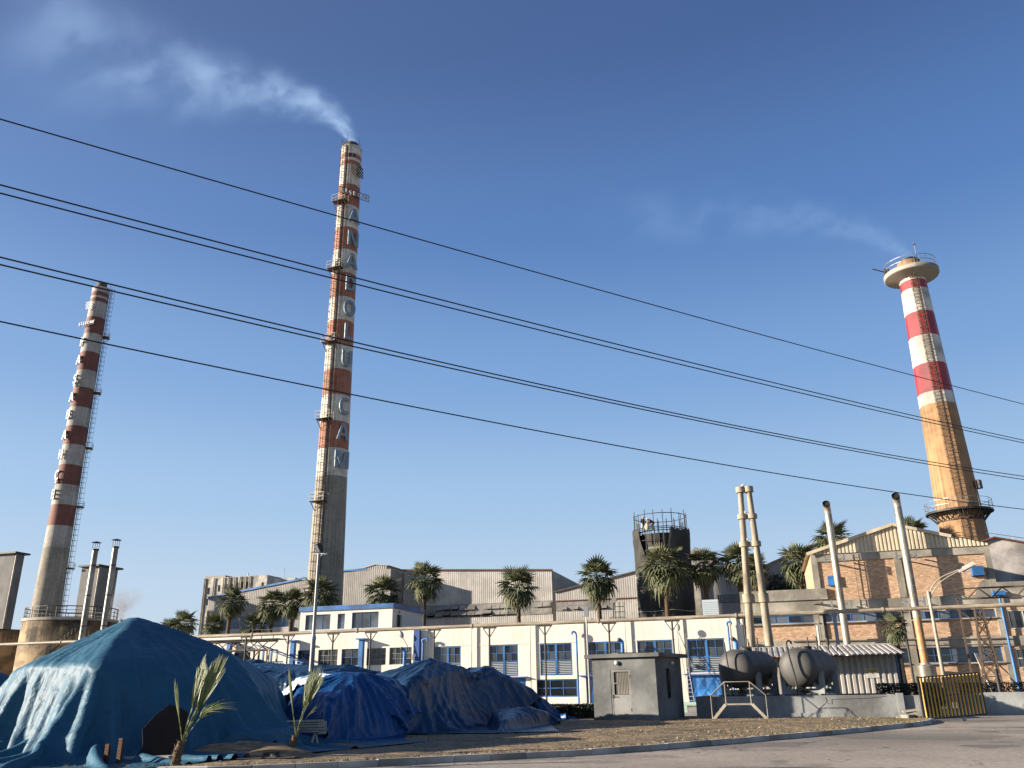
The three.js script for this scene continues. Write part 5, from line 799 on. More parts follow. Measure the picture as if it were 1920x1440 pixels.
{
  const s = thing('access_stile', 'small metal stile with steps and tube handrails over the bund wall', 'stairs', [-1.44, 0.06, 35.9]), hw = 0.58, y = 0.7, dp = 0.75;
  part(s, 'deck', [bx(-hw, hw, y - 0.06, y, -dp / 2, dp / 2)], M.postTan);
  for (const sd of [-1, 1]) {
    for (const z of [-dp / 2, dp / 2]) part(s, 'stringer', [bar(V(sd * hw, y - 0.03, z), V(sd * (hw + 0.6), 0.02, z), 0.05, 0.12)], M.postTan);
    for (const k of [0.28, 0.58, 0.86]) part(s, 'tread', [cb(sd * (hw + 0.6 * k), y - 0.03 - 0.64 * k, 0, 0.22, 0.035, dp)], M.steelGrey);
    for (const z of [-dp / 2, dp / 2]) { part(s, 'post', [tube(V(sd * (hw - 0.03), y - 0.05, z), V(sd * (hw - 0.03), y + 0.92, z), 0.016, 0.016, 8), tube(V(sd * (hw + 0.62), 0, z), V(sd * (hw + 0.62), 1.05, z), 0.016, 0.016, 8)], M.postTan); part(s, 'handrail', [tube(V(sd * (hw - 0.03), y + 0.92, z), V(sd * (hw + 0.62), 1.05, z), 0.016, 0.016, 8)], M.postTan); }
  }
  for (const z of [-dp / 2, dp / 2]) part(s, 'top_rail', [tube(V(-hw + 0.03, y + 0.92, z), V(hw - 0.03, y + 0.92, z), 0.018, 0.018, 8)], M.postTan);
}
// ---------- corrugated pump shed ----------
{
  const s = thing('pump_shed', 'pale corrugated shed with projecting ribbed roof behind the oil tanks', 'shed', [0, 0, 0]);
  part(s, 'wall', [corrugated(-1.2, 6.6, 0, 2.9, 26.6, 0.3, 0.06), bx(-1.2, 6.6, 0, 2.95, 22.5, 26.55)], M.sheetPale);
  const roof = corrugated(-1.5, 6.95, 0, 5.2, 0, 0.3, 0.06).rotateX(-Math.PI / 2 + 0.13).translate(0, 2.92, 28);
  part(s, 'roof', [roof], M.sheetPale); part(s, 'ridge_cap', [bar(V(-1.5, 3.62, 22.9), V(6.95, 3.62, 22.9), 0.4, 0.08)], M.sheetPale);
  part(s, 'post', [bar(V(6.75, 0, 27.6), V(6.75, 2.9, 27.6), 0.1), bar(V(-1.35, 0, 27.6), V(-1.35, 2.9, 27.6), 0.1)], M.steelDark);
  part(s, 'end_panel', [bx(6.62, 6.7, 0, 2.9, 22.6, 26.6)], M.blue);
  part(s, 'roof_vent', [tube(V(-0.9, 3.1, 27), V(-0.9, 3.75, 27), 0.05), tube(V(3.3, 3.2, 26.5), V(3.3, 3.9, 26.5), 0.05), tube(V(3.75, 3.2, 26.5), V(3.75, 3.7, 26.5), 0.04), bar(V(-1.3, 3.55, 26), V(0.4, 3.55, 26), 0.05)], M.steelDark);
  const c = document.createElement('canvas'); c.width = 256; c.height = 192; const x = c.getContext('2d');
  x.fillStyle = '#d8d4c8'; x.fillRect(0, 0, 256, 192); x.fillStyle = '#e0a91c'; x.fillRect(10, 10, 236, 80); x.fillStyle = '#222'; x.beginPath(); x.moveTo(20, 82); x.lineTo(96, 82); x.lineTo(58, 18); x.fill(); x.fillStyle = '#e0a91c'; x.beginPath(); x.moveTo(34, 75); x.lineTo(82, 75); x.lineTo(58, 32); x.fill(); x.fillStyle = '#444'; for (let i = 0; i < 4; i++) x.fillRect(112, 22 + i * 16, 120 - i * 18, 7); for (let i = 0; i < 4; i++) x.fillRect(24, 106 + i * 20, 200 - (i % 2) * 40, 6);
  const ct = new THREE.CanvasTexture(c); ct.colorSpace = THREE.SRGBColorSpace;
  const g = new THREE.BoxGeometry(0.62, 0.46, 0.02); part(s, 'warning_sign', g.translate(5.35, 2.02, 26.69), mat('warning sign print', C(0.8, 0.8, 0.8), { map: ct, roughness: 0.5 }));
}
solo('planter_box', 'low orange terracotta trough beside the shrubs behind the bund', 'planter', [bx(6.1, 8, 0, 0.95, 28.5, 28.8)], mat('terracotta', C(0.45, 0.2, 0.08), { map: T.grime }));
// ---------- striped barrier ----------
{
  const A = V(5.95, 0.1, 37.25), B = V(8.5, 0.26, 36.1), L = Math.hypot(B.x - A.x, B.z - A.z), turn = Math.atan2(-(B.z - A.z), B.x - A.x);
  const f = thing('striped_barrier', 'yellow and black striped rolling gate at the road edge', 'gate', [A.x, 0, A.z], turn), h = 1.62, y0 = (x) => 0.1 + 0.16 * x / L;
  part(f, 'frame', [bar(V(0, y0(0), 0), V(0, y0(0) + h + 0.05, 0), 0.08), bar(V(L, y0(L), 0), V(L, y0(L) + h, 0), 0.08), bar(V(0, y0(0), 0), V(L, y0(L), 0), 0.06), bar(V(0, y0(0) + h, 0), V(L, y0(L) + h, 0), 0.05), bar(V(0, y0(0) + h * 0.52, -0.04), V(L, y0(L) + h * 0.52, -0.04), 0.04)], M.black);
  const n = 34; for (let i = 1; i < n; i++) { const x = L * i / n, y = y0(x); part(f, 'bar', [i % 2 ? tube(V(x, y + 0.03, 0.06), V(x, y + h - 0.02, 0.06), 0.03, 0.03, 8) : bar(V(x, y + 0.03, 0.02), V(x, y + h - 0.02, 0.02), 0.03, 0.03)], i % 2 ? M.yellow : M.black); }
  for (const x of [0.35, L * 0.62]) part(f, 'castor', [tube(V(x, 0.07, 0.02), V(x, 0.07, 0.12), 0.07, 0.07, 16), bar(V(x, 0.1, 0.07), V(x, y0(x), 0), 0.06)], M.steelGrey);
}
solo('rubble_heap', 'broken concrete slabs beside the striped barrier', 'rubble', [cb(0, 0.1, 0, 0.9, 0.12, 0.5).rotateZ(0.25), cb(0.5, 0.14, 0.15, 0.6, 0.1, 0.5).rotateY(0.5).rotateZ(-0.3), cb(-0.35, 0.08, 0.2, 0.5, 0.14, 0.35).rotateY(0.9), cb(0.2, 0.28, -0.05, 0.7, 0.08, 0.4).rotateZ(0.12)], M.concrete, undefined, [5.55, 0.1, 35.7]);
{
  const b = thing('road_block', 'grey concrete block wall beyond the striped barrier', 'wall', [9.3, 0, 29.5], -0.12);
  part(b, 'block', [bx(-0.5, 4.2, 0, 1.02, -0.3, 0), bx(4.2, 4.5, 0, 0.75, -0.3, 0)], M.wallGrey); part(b, 'post', [tube(V(1.4, 0, -0.5), V(1.4, 2.1, -0.5), 0.09)], M.steelDark);
}
solo('leaning_board', 'white board leaning against the brick wall at right', 'board', [bar(V(16.6, 0, 1.6), V(16.0, 3.6, 0.3), 0.25, 0.06)], M.whiteClean);

// ---------- power cables across the sky ----------
{
  const W = [[10.11, 10.14, 10.62], [8.97, 8.93, 9.24], [8.83, 8.8, 9.14], [7.78, 7.62, 7.95], [7.66, 7.53, 7.83], [6.77, 6.6, 6.81]];
  const names = ['topmost single black cable crossing the sky', 'upper cable of the second pair crossing the sky', 'lower cable of the second pair crossing the sky', 'upper cable of the third pair crossing the sky', 'lower cable of the third pair crossing the sky', 'lowest single black cable crossing the sky'];
  W.forEach(([a, b, c], i) => {
    // height along the line, t = 0 at the left edge of the view and 1 at its right edge
    const k = 0.185, yq = (t) => a * (t - k) * (t - 1) / (k) + b * t * (t - 1) / (k * (k - 1)) + c * t * (t - k) / (1 - k), pts = [];
    for (let t = -0.35; t <= 1.36; t += 0.05) pts.push(V(-10.5 + 20.0 * t, yq(t), 69 - 23.0 * t));
    solo('power_cable', names[i], 'cable', [new THREE.TubeGeometry(new THREE.CatmullRomCurve3(pts), 120, i === 0 || i === 5 ? 0.0125 : 0.0135, 8).toNonIndexed()], M.wire, 'power cables');
  });
}
// ---------- tarpaulins: sheets draped by a small cloth simulation over the stacks they cover ----------
function hullPlanes(pts) { const h = new ConvexHull().setFromPoints(pts.map((p) => V(...p))), out = []; for (const f of h.faces) out.push([f.normal.x, f.normal.y, f.normal.z, f.constant]); return out; }
function drape({ cx, cz, y, w, d, turn, step, hulls, steps = 170, iters = 10, seed = 1, floor = 0.14, slack = 1.025, peak = null, crease = 1 }) {
  const nx = Math.round(w / step) + 1, nz = Math.round(d / step) + 1, N = nx * nz, p = new Float64Array(N * 3), q = new Float64Array(N * 3), r = rng(seed), ca = Math.cos(turn), sa = Math.sin(turn), planes = hulls.map(hullPlanes);
  for (let j = 0; j < nz; j++) for (let i = 0; i < nx; i++) { const a = (i / (nx - 1) - 0.5) * w, b = (j / (nz - 1) - 0.5) * d, k = (j * nx + i) * 3; p[k] = cx + a * ca + b * sa; p[k + 1] = y + 0.05 * r(); p[k + 2] = cz - a * sa + b * ca; }
  q.set(p);
  const con = [], add = (a, b, s) => con.push(a, b, s), sx = slack * w / (nx - 1), sz = slack * d / (nz - 1), dg = Math.hypot(sx, sz);
  for (let j = 0; j < nz; j++) for (let i = 0; i < nx; i++) { const k = j * nx + i; if (i + 1 < nx) add(k, k + 1, sx); if (j + 1 < nz) add(k, k + nx, sz); if (i + 1 < nx && j + 1 < nz) { add(k, k + nx + 1, dg); add(k + 1, k + nx, dg); } }
  const bend = []; for (let j = 0; j < nz; j++) for (let i = 0; i < nx; i++) { const k = j * nx + i; if (i + 2 < nx) bend.push(k, k + 2, 2 * sx); if (j + 2 < nz) bend.push(k, k + 2 * nx, 2 * sz); }
  const ca_ = Int32Array.from(con.filter((_, i) => i % 3 === 0)), cb_ = Int32Array.from(con.filter((_, i) => i % 3 === 1)), cl = Float64Array.from(con.filter((_, i) => i % 3 === 2));
  const ba = Int32Array.from(bend.filter((_, i) => i % 3 === 0)), bb = Int32Array.from(bend.filter((_, i) => i % 3 === 1)), bl = Float64Array.from(bend.filter((_, i) => i % 3 === 2));
  const solve = (A, B, Ls, stiff, push) => { for (let c = 0; c < A.length; c++) { const a = A[c] * 3, b = B[c] * 3, x = p[b] - p[a], yy = p[b + 1] - p[a + 1], z = p[b + 2] - p[a + 2], l = Math.sqrt(x * x + yy * yy + z * z) || 1e-9, e = l - Ls[c]; if (e < 0 && !push) continue; const k = (e / l) * 0.5 * stiff; p[a] += x * k; p[a + 1] += yy * k; p[a + 2] += z * k; p[b] -= x * k; p[b + 1] -= yy * k; p[b + 2] -= z * k; } };
  const hit = () => { for (let i = 0; i < N; i++) { const k = i * 3; if (p[k + 1] < floor) { p[k + 1] = floor + 0.004 * ((i * 7919) % 13) / 13; q[k] = p[k] - (p[k] - q[k]) * 0.3; q[k + 2] = p[k + 2] - (p[k + 2] - q[k + 2]) * 0.3; } for (const pl of planes) { let m = -1e9, bst = null; for (const f of pl) { const s = f[0] * p[k] + f[1] * p[k + 1] + f[2] * p[k + 2] - f[3]; if (s > m) { m = s; bst = f; if (m > 0.03) break; } } if (m < 0.03) { const dd = 0.03 - m; p[k] += bst[0] * dd; p[k + 1] += bst[1] * dd; p[k + 2] += bst[2] * dd; q[k] = p[k] - (p[k] - q[k]) * 0.35; q[k + 2] = p[k + 2] - (p[k + 2] - q[k + 2]) * 0.35; } } } };
  for (let t = 0; t < steps; t++) {
    for (let k = 0; k < N * 3; k += 3) for (let c = 0; c < 3; c++) { const v = (p[k + c] - q[k + c]) * 0.96; q[k + c] = p[k + c]; p[k + c] += v - (c === 1 ? 0.0035 : 0); }
    for (let n = 0; n < iters; n++) { solve(ca_, cb_, cl, 0.9, true); if (n % 3 === 0) solve(ba, bb, bl, 0.18, true); }
    hit();
  }
  // finer mesh, with sharp creases that run down from the peak as a tied sheet shows them
  const K = 2, mx = (nx - 1) * K + 1, mz = (nz - 1) * K + 1, pos = new Float32Array(mx * mz * 3), uv = [], idx = [], noise = new ImprovedNoise(), pk = peak ?? [cx, cz];
  const cr = (a, b, c, d, t) => 0.5 * (2 * b + (c - a) * t + (2 * a - 5 * b + 4 * c - d) * t * t + (3 * b - a - 3 * c + d) * t * t * t), P4 = (i, j, c) => p[(Math.min(nz - 1, Math.max(0, j)) * nx + Math.min(nx - 1, Math.max(0, i))) * 3 + c];
  for (let j = 0; j < mz; j++) for (let i = 0; i < mx; i++) { const x = i / K, z = j / K, xi = Math.min(nx - 2, Math.floor(x)), zi = Math.min(nz - 2, Math.floor(z)); for (let c = 0; c < 3; c++) { const row = [-1, 0, 1, 2].map((o) => cr(P4(xi - 1, zi + o, c), P4(xi, zi + o, c), P4(xi + 1, zi + o, c), P4(xi + 2, zi + o, c), x - xi)); pos[(j * mx + i) * 3 + c] = cr(...row, z - zi); } uv.push(x * sx, z * sz); }
  for (let j = 0; j + 1 < mz; j++) for (let i = 0; i + 1 < mx; i++) { const a = j * mx + i; idx.push(a, a + mx, a + 1, a + 1, a + mx, a + mx + 1); }
  const g = new THREE.BufferGeometry(); g.setAttribute('position', new THREE.BufferAttribute(pos, 3)); g.setAttribute('uv', new THREE.Float32BufferAttribute(uv, 2)); g.setIndex(idx); g.computeVertexNormals();
  const nn = g.attributes.normal.array;
  for (let k = 0; k < pos.length; k += 3) {
    const dx = pos[k] - pk[0], dz = pos[k + 2] - pk[1], th = Math.atan2(dz, dx), rr = Math.hypot(dx, dz), yy = pos[k + 1], far = Math.min(1, rr / 1.2) * Math.min(1, Math.max(0, (yy - floor) / 0.5));
    const rg = (q) => 1 - Math.abs(q) * 2, wv = 0.25 * noise.noise(pos[k] * 0.7, yy * 0.7, pos[k + 2] * 0.7);
    let a = Math.pow(Math.max(0, rg(noise.noise(th * 3.2 + wv, rr * 0.22 + yy * 0.18, seed))), 5) * 0.075 + Math.pow(Math.max(0, rg(noise.noise(th * 7 + wv * 2, rr * 0.35 - yy * 0.3, seed + 5))), 6) * 0.04 + 0.03 * noise.noise(pos[k] * 2.1, yy * 2.1, pos[k + 2] * 2.1);
    a *= far * crease; for (let c = 0; c < 3; c++) pos[k + c] += nn[k + c] * a * (nn[k + 1] < 0 ? -1 : 1);
  }
  g.computeVertexNormals();
  return g;
}
const prism = (top, grow, y0 = 0) => { const cx = top.reduce((s, p) => s + p[0], 0) / top.length, cz = top.reduce((s, p) => s + p[2], 0) / top.length; return [...top, ...top.map(([x, , z]) => [cx + (x - cx) * grow, y0, cz + (z - cz) * grow])]; };
const G = 'tarpaulins over the stacked goods';
solo('tarpaulin', 'big faded blue tarpaulin draped over a peaked stack at left', 'tarpaulin', [drape({ cx: -17.4, cz: 56.0, y: 3.85, w: 13.4, d: 12.5, turn: -0.3, step: 0.105, seed: 3, steps: 200, iters: 14, peak: [-17.95, 55.9], crease: 0.65, hulls: [
  [[-17.95, 3.74, 55.9], [-18.9, 2.32, 58.5], [-16.05, 2.3, 59.3], [-16.3, 3.1, 55], [-15.2, 2.66, 55], [-14.5, 2.12, 55.1], [-13.9, 1.6, 55.4], [-13.6, 1.0, 55.8], [-15.2, 1.9, 52.4], [-21, 2.1, 53], [-21.6, 2.2, 56.4], [-18.95, 0, 58.9], [-15.85, 0, 59.7], [-13.5, 0, 57.3], [-13.2, 0, 55.6], [-14.8, 0, 52], [-21.4, 0, 52.6], [-22, 0, 56.8]],
  prism([[-13.6, 0.62, 57.0], [-12.7, 0.5, 56.4], [-12.8, 0.6, 55.2], [-14.2, 0.9, 55.2]], 1.1)] })], M.tarpBlue, G);
solo('tarpaulin', 'royal blue tarpaulin tenting over a stack in front of navy sheet', 'tarpaulin', [drape({ cx: -14.2, cz: 50.0, y: 2.3, w: 6.1, d: 7.3, turn: 0.3, step: 0.1, seed: 5, iters: 14, peak: [-13.8, 49.9], hulls: [
  [[-14.0, 2.16, 50], [-13.4, 2.12, 49.8], [-16.4, 2.02, 48.8], [-12.75, 1.86, 48.6], [-13.1, 1.3, 52.4], [-14.6, 1.5, 51.8], [-15.8, 1.7, 47], [-13, 1.6, 47], [-12.9, 0, 53.3], [-15.2, 0, 52.4], [-11.9, 0, 50], [-12, 0, 46.8], [-16.4, 0, 46.6], [-16.9, 0, 49.6]]] })], M.tarpRoyal, G);
solo('tarpaulin', 'navy tarpaulin with two peaks over the long stack right of floodlight pole', 'tarpaulin', [drape({ cx: -13.2, cz: 43.1, y: 2.9, w: 8.3, d: 12, turn: 0.2, step: 0.115, seed: 8, iters: 14, peak: [-12.6, 43.6], hulls: [
  [[-12.85, 2.72, 44.5], [-12.6, 1.75, 47.6], [-14.5, 2.05, 46.5], [-15.2, 2.1, 43.5], [-12.2, 2.35, 42.4], [-12.3, 0, 48.4], [-15, 0, 48], [-16, 0, 43], [-11.9, 0, 44], [-15, 0, 41]],
  [[-11.85, 2.53, 40.5], [-12.3, 1.8, 42.8], [-14.4, 1.9, 41.5], [-14, 1.8, 38.4], [-10.5, 1.5, 38.2], [-11.6, 0, 43.2], [-15, 0, 42], [-14.4, 0, 37.6], [-9.9, 0, 37.8]]] })], M.tarpNavy, G);
solo('tarpaulin', 'flat topped navy tarpaulin behind the royal blue one', 'tarpaulin', [drape({ cx: -18.6, cz: 45.4, y: 3.0, w: 11, d: 8.5, turn: 0.02, step: 0.13, seed: 11, hulls: [
  prism([[-21.5, 2.7, 45], [-17.9, 2.54, 45], [-16.2, 2.45, 44.8], [-15.2, 2.2, 44.4], [-21.5, 2.5, 42.6], [-16, 2.1, 42.6], [-20.4, 2.1, 47.2], [-17.2, 1.9, 47.2]], 1.04)] })], M.tarpNavy, G);
solo('tarpaulin', 'low crumpled navy tarpaulin lying right of the big stack', 'tarpaulin', [drape({ cx: -9.75, cz: 44.1, y: 1.1, w: 3.7, d: 6.8, turn: 0.22, step: 0.1, seed: 13, steps: 130, hulls: [
  prism([[-10.4, 0.74, 44.4], [-9.4, 0.8, 42.6], [-9, 0.6, 41.2], [-10.6, 0.7, 41.6], [-9.3, 0.45, 46.6]], 1.25)] })], M.tarpNavy, G);
solo('tarpaulin', 'small bright blue tarpaulin tail at the right end of stacks', 'tarpaulin', [drape({ cx: -11.2, cz: 35.4, y: 1.6, w: 4.4, d: 4.4, turn: -0.3, step: 0.11, seed: 17, steps: 130, hulls: [prism([[-11.1, 1.3, 35.3], [-12.4, 1.3, 35], [-10.6, 0.9, 34.6], [-11.6, 1, 36.4]], 1.3)] })], M.tarpRoyal, G);
solo('tarpaulin', 'pale blue tarpaulin cut off by the left edge', 'tarpaulin', [drape({ cx: -31.6, cz: 47.6, y: 2.9, w: 6.5, d: 7, turn: 0.2, step: 0.14, seed: 19, steps: 130, hulls: [prism([[-31.4, 2.62, 48], [-33.6, 2.5, 48], [-30.4, 1.7, 48.2], [-31, 2, 46], [-33.5, 2, 46]], 1.1)] })], M.tarpBlue, G);
solo('tarpaulin', 'small dark blue bundle behind the flat topped navy tarpaulin', 'tarpaulin', [drape({ cx: -27, cz: 35, y: 3.5, w: 6.5, d: 6, turn: 0.4, step: 0.14, seed: 23, steps: 130, hulls: [prism([[-27.9, 3.2, 35.2], [-27.4, 2.9, 34], [-26.7, 3.3, 35], [-26.2, 2.8, 34.6], [-27.2, 2.8, 35.8]], 1.35)] })], M.tarpNavy, G);
solo('white_sheet', 'crumpled white plastic sheet tucked between blue tarpaulins', 'sheet', [drape({ cx: -15.9, cz: 49.6, y: 2.2, w: 2.6, d: 3.2, turn: 0.5, step: 0.08, seed: 29, steps: 110, hulls: [[[-14.5, 2.1, 50], [-16.4, 2.06, 48.8], [-14.8, 1.6, 51.6], [-16.7, 1, 50.4], [-14.6, 1, 49], [-16.3, 0, 48.6], [-17, 0, 50.6], [-15.2, 0, 52]]] })], mat('white plastic sheet', C(0.6, 0.66, 0.74), { roughness: 0.4, bumpMap: T.tarpBump, bumpScale: 0.02 }), undefined);

// ---------- scraps round the tarpaulins ----------
solo('timber_stake', 'shorter of two brown timber stakes before the big tarpaulin', 'stake', [cb(-14.42, 0.3, 60.4, 0.1, 0.48, 0.06)], M.wood, 'timber stakes');
solo('timber_stake', 'taller of two brown timber stakes before the big tarpaulin', 'stake', [cb(-14.08, 0.36, 60.4, 0.1, 0.6, 0.06)], M.wood, 'timber stakes');
solo('rusty_plate', 'shade darkened rusty curved steel plate leaning beside the young palm', 'plate', [poly([[-0.85, -0.06], [0.1, -0.06], [0.3, 0.5], [0.32, 1.02], [0.12, 1.16], [-0.13, 1.22], [-0.42, 0.98], [-0.66, 0.68], [-0.6, 0.3]], -0.02, 0.03).rotateX(-0.08)], mat('rust brown plate', C(0.03, 0.018, 0.014), { map: T.rust, roughness: 0.85 }), undefined, [-13.72, 0.12, 59.15], 0.75);  // rust colour lowered further to include the shadow it stands in
solo('concrete_slab', 'thin pale concrete slab lying at the foot of the tarpaulin', 'slab', [poly([[-1.2, 0], [1.2, 0], [1.15, 0.12], [-1.15, 0.1]], -0.35, 0.35)], M.concreteFrame, undefined, [-14.6, 0.12, 59.35], 0.1);
solo('rag_heap', 'dark patterned rag heap lying beside the kerb', 'rags', [drape({ cx: -11.65, cz: 58.2, y: 0.6, w: 1.3, d: 1.2, turn: 0.4, step: 0.05, seed: 31, steps: 90, crease: 0.2, hulls: [prism([[-11.9, 0.36, 58.2], [-11.5, 0.42, 58.1], [-11.4, 0.35, 58.4]], 1.5)] })], mat('dark patterned cloth', C(0.06, 0.06, 0.062), { map: T.rust, roughness: 0.9 }));
solo('sand_heap', 'small heap of pale sand behind the rag heap', 'sand', [(() => { const g = new THREE.SphereGeometry(1, 40, 14, 0, 6.283, 0, 1.57), p = g.attributes.position, n = new ImprovedNoise(); for (let i = 0; i < p.count; i++) { const x = p.getX(i), z = p.getZ(i), y = p.getY(i); p.setXYZ(i, x * 1.9, Math.pow(y, 1.6) * 0.34 + 0.05 * n.noise(x * 3, 0, z * 3), z * 0.8); } g.computeVertexNormals(); return g; })()], M.dirt, undefined, [-12.6, 0.1, 57.7]);
{
  const b = thing('plank_stack', 'stack of pale planks on trestles behind the shaded young palm', 'planks', [-12.75, 0.12, 54.6], 0.25); b.scale.setScalar(0.8);
  for (let i = 0; i < 5; i++) part(b, 'plank', [cb((i % 2) * 0.12, 0.5 + i * 0.085, (i % 3) * 0.06, 1.1 + (i % 3) * 0.18, 0.06, 0.3).rotateY((i - 2) * 0.04)], M.woodPale);
  for (const s of [-0.35, 0.35]) part(b, 'trestle', [bar(V(s - 0.12, 0, 0.1), V(s, 0.47, 0), 0.06), bar(V(s + 0.12, 0, -0.1), V(s, 0.47, 0), 0.06)], M.woodPale);
  part(b, 'end_board', [cb(0.62, 0.62, 0.1, 0.3, 0.42, 0.04)], M.woodPale);
}

// ---------- palms ----------
function fanLeaf(r, o) { // petiole and a fan of folded leaflets; leaf points along +z, up is +y
  const { pet, len, spread, n, droop, wid } = o, P = [], add = (a, b, c) => P.push(a.x, a.y, a.z, b.x, b.y, b.z, c.x, c.y, c.z);
  const pw = o.pw ?? 0.025; for (let i = 0; i < 3; i++) { const k0 = i / 3, k1 = (i + 1) / 3, s = (k) => V(0, -0.06 * k * k * pet, k * pet); const a = s(k0), b = s(k1); add(V(-pw, a.y, a.z), V(pw, a.y, a.z), V(pw, b.y, b.z)); add(V(-pw, a.y, a.z), V(pw, b.y, b.z), V(-pw, b.y, b.z)); add(V(0, a.y - pw, a.z), V(0, a.y + pw, a.z), V(0, b.y + pw, b.z)); }
  for (let i = 0; i < n; i++) {
    const a = ((i + 0.5) / n - 0.5) * spread, L = len * (1 - 0.28 * Math.pow(Math.abs(a) / (spread / 2), 2)) * (0.88 + 0.24 * r()), d = droop * (0.6 + 0.8 * r()), w = wid * (0.8 + 0.4 * r());
    const dir = V(Math.sin(a), 0.12 * Math.abs(Math.sin(a)), Math.cos(a)), side = V(Math.cos(a), 0, -Math.sin(a)), c = (k) => V(0, -0.06 * pet, pet).addScaledVector(dir, k * L).add(V(0, -d * k * k * L, 0)), half = (k) => side.clone().multiplyScalar(w * (k < 0.5 ? 0.35 + 1.3 * k : 2 - 2 * k)), up = V(0, w * 0.5, 0);
    let pk = 0; for (const k of [0.38, 0.7, 1]) { const a0 = c(pk), a1 = c(k), h0 = half(pk), h1 = half(k); for (const s of [-1, 1]) { const l0 = a0.clone().addScaledVector(h0, s).add(up.clone().multiplyScalar(k < 1 ? 0.6 : 0.3)), l1 = a1.clone().addScaledVector(h1, s).add(up.clone().multiplyScalar(k < 1 ? 0.6 : 0)); add(a0, l0, l1); add(a0, l1, a1); } pk = k; }
  }
  const g = new THREE.BufferGeometry(); g.setAttribute('position', new THREE.Float32BufferAttribute(P, 3)); g.computeVertexNormals(); g.setAttribute('uv', new THREE.Float32BufferAttribute(new Float32Array(P.length / 3 * 2), 2)); return g;
}
const lr = rng(99), leaves = [0.1, 0.35, 0.65, 0.95].map((droop, i) => fanLeaf(lr, { pet: 0.72, len: 0.95, spread: 3.3 + 0.35 * i, n: 15, droop, wid: 0.085 })), dead = fanLeaf(lr, { pet: 0.45, len: 0.95, spread: 2.4, n: 12, droop: 0.8, wid: 0.07 });
function trunkGeo(h, r0, r1, lean, r) { const n = Math.max(8, Math.round(h / 0.5)), pts = [], g = []; for (let i = 0; i <= n; i++) { const k = i / n; pts.push(V(lean[0] * k * k, h * k, lean[1] * k * k)); } for (let i = 0; i < n; i++) { const a = r0 + (r1 - r0) * i / n, b = r0 + (r1 - r0) * (i + 1) / n; g.push(tube(pts[i], pts[i + 1], a * (1.02 + 0.05 * r()), b * 1.0, 10, false)); } return g; }
function palm(x, z, yc, size, label, seed, o = {}) { // yc: height of the crown's middle
  size *= 1.18; const r = rng(seed), t = thing('fan_palm', label, 'palm tree', [x, 0, z], r() * 6.28, 'fan palms between the buildings'), h = yc - 0.15 * size, lean = [(r() - 0.5) * 0.5, (r() - 0.5) * 0.5];
  part(t, 'trunk', trunkGeo(h, 0.3 * Math.min(1.1, size), 0.2 * Math.min(1, size), lean, r), M.trunk);
  const n = Math.round((o.n ?? 52) * 0.66);
  for (let i = 0; i < n; i++) {
    const k = (i + 0.5) / n, el = 1.5 - 2.3 * Math.pow(k, 0.8) + (r() - 0.5) * 0.35, az = i * 2.39996 + r() * 0.4, li = k < 0.25 ? 0 : k < 0.5 ? 1 : k < 0.78 ? 2 : 3, s = size * (0.9 + 0.3 * r()) * (k < 0.12 ? 0.85 : 1);
    const m = new THREE.Mesh(leaves[li], M.palmLeaf[Math.floor(r() * 3)]); m.name = 'frond'; shade(m); m.position.set(lean[0], h + 0.1 * (1 - k), lean[1]); m.rotation.set(-el, az, (r() - 0.5) * 0.5, 'YXZ'); m.scale.setScalar(s); t.add(m);
  }
  const nd = o.dead ?? 12; for (let i = 0; i < nd; i++) { const m = new THREE.Mesh(dead, M.palmDead); m.name = 'dry_frond'; shade(m); m.position.set(lean[0], h - 0.25 - 0.3 * r(), lean[1]); m.rotation.set(1.05 + 0.4 * r(), i * 2.4 + r(), 0, 'YXZ'); m.scale.setScalar(size * (0.7 + 0.25 * r())); t.add(m); }
}
palm(-66.3, -19, 12.8, 1.12, 'tall fan palm in front of the office block and hall corner', 1);
palm(-69.2, -20, 9.9, 0.9, 'short fan palm at the foot of the office block', 2, { dead: 4 });
palm(-62.6, -19, 9.4, 1.1, 'low bushy fan palm between tall palms above left pipeline end', 3, { dead: 3 });
palm(-60.0, -19, 12.2, 1.12, 'fan palm left of the pair beside the middle chimney', 4);
palm(-57.1, -19, 12.3, 1.1, 'fan palm second left of the middle chimney foot', 5);
palm(-53.2, -18.4, 13.1, 1.35, 'fan palm directly in front of the middle chimney foot', 6);
palm(-44.8, -20, 13.0, 1.3, 'fan palm rising behind the rooftop room right end', 7);
palm(-39.5, -20, 14.3, 1.32, 'fan palm in front of shadowed end of long hall', 8, { dead: 20 });
palm(-27.5, -20, 13.0, 1.35, 'fan palm in front of the sunlit long hall', 9, { dead: 14 });
palm(-17.8, -20, 13.6, 1.36, 'fan palm in front of lean-to hall left of netted silo', 10, { dead: 20 });
palm(-9.3, -12, 13.4, 1.4, 'largest fan palm in front of the netted silo', 11, { n: 70, dead: 30 });
palm(-5.4, -14, 13.5, 1.15, 'fan palm immediately right of the netted silo', 12, { dead: 20 });
palm(-1.95, -14, 13.7, 1.2, 'fan palm seen left of twin concrete poles', 13, { dead: 20 });
palm(-0.3, -13, 12.6, 0.95, 'half hidden fan palm behind the twin concrete poles', 21);
palm(4.45, -20, 14.1, 1.25, 'fan palm left of the brick workshop eaves', 14, { dead: 14 });
palm(8.1, -18, 16.1, 1.15, 'fan palm peeping over the gable left of the first steel stack', 15);
palm(15.9, -18, 16.2, 1.05, 'fan palm peeping over the gable right of its ridge', 16);
palm(-68.1, -12.4, 9.6, 1.0, 'low fan palm behind the right slope of big blue tarpaulin', 17, { dead: 4 });
palm(-70.6, -13.5, 8.9, 0.9, 'low fan palm just left of its twin behind big blue tarpaulin', 18, { dead: 4 });
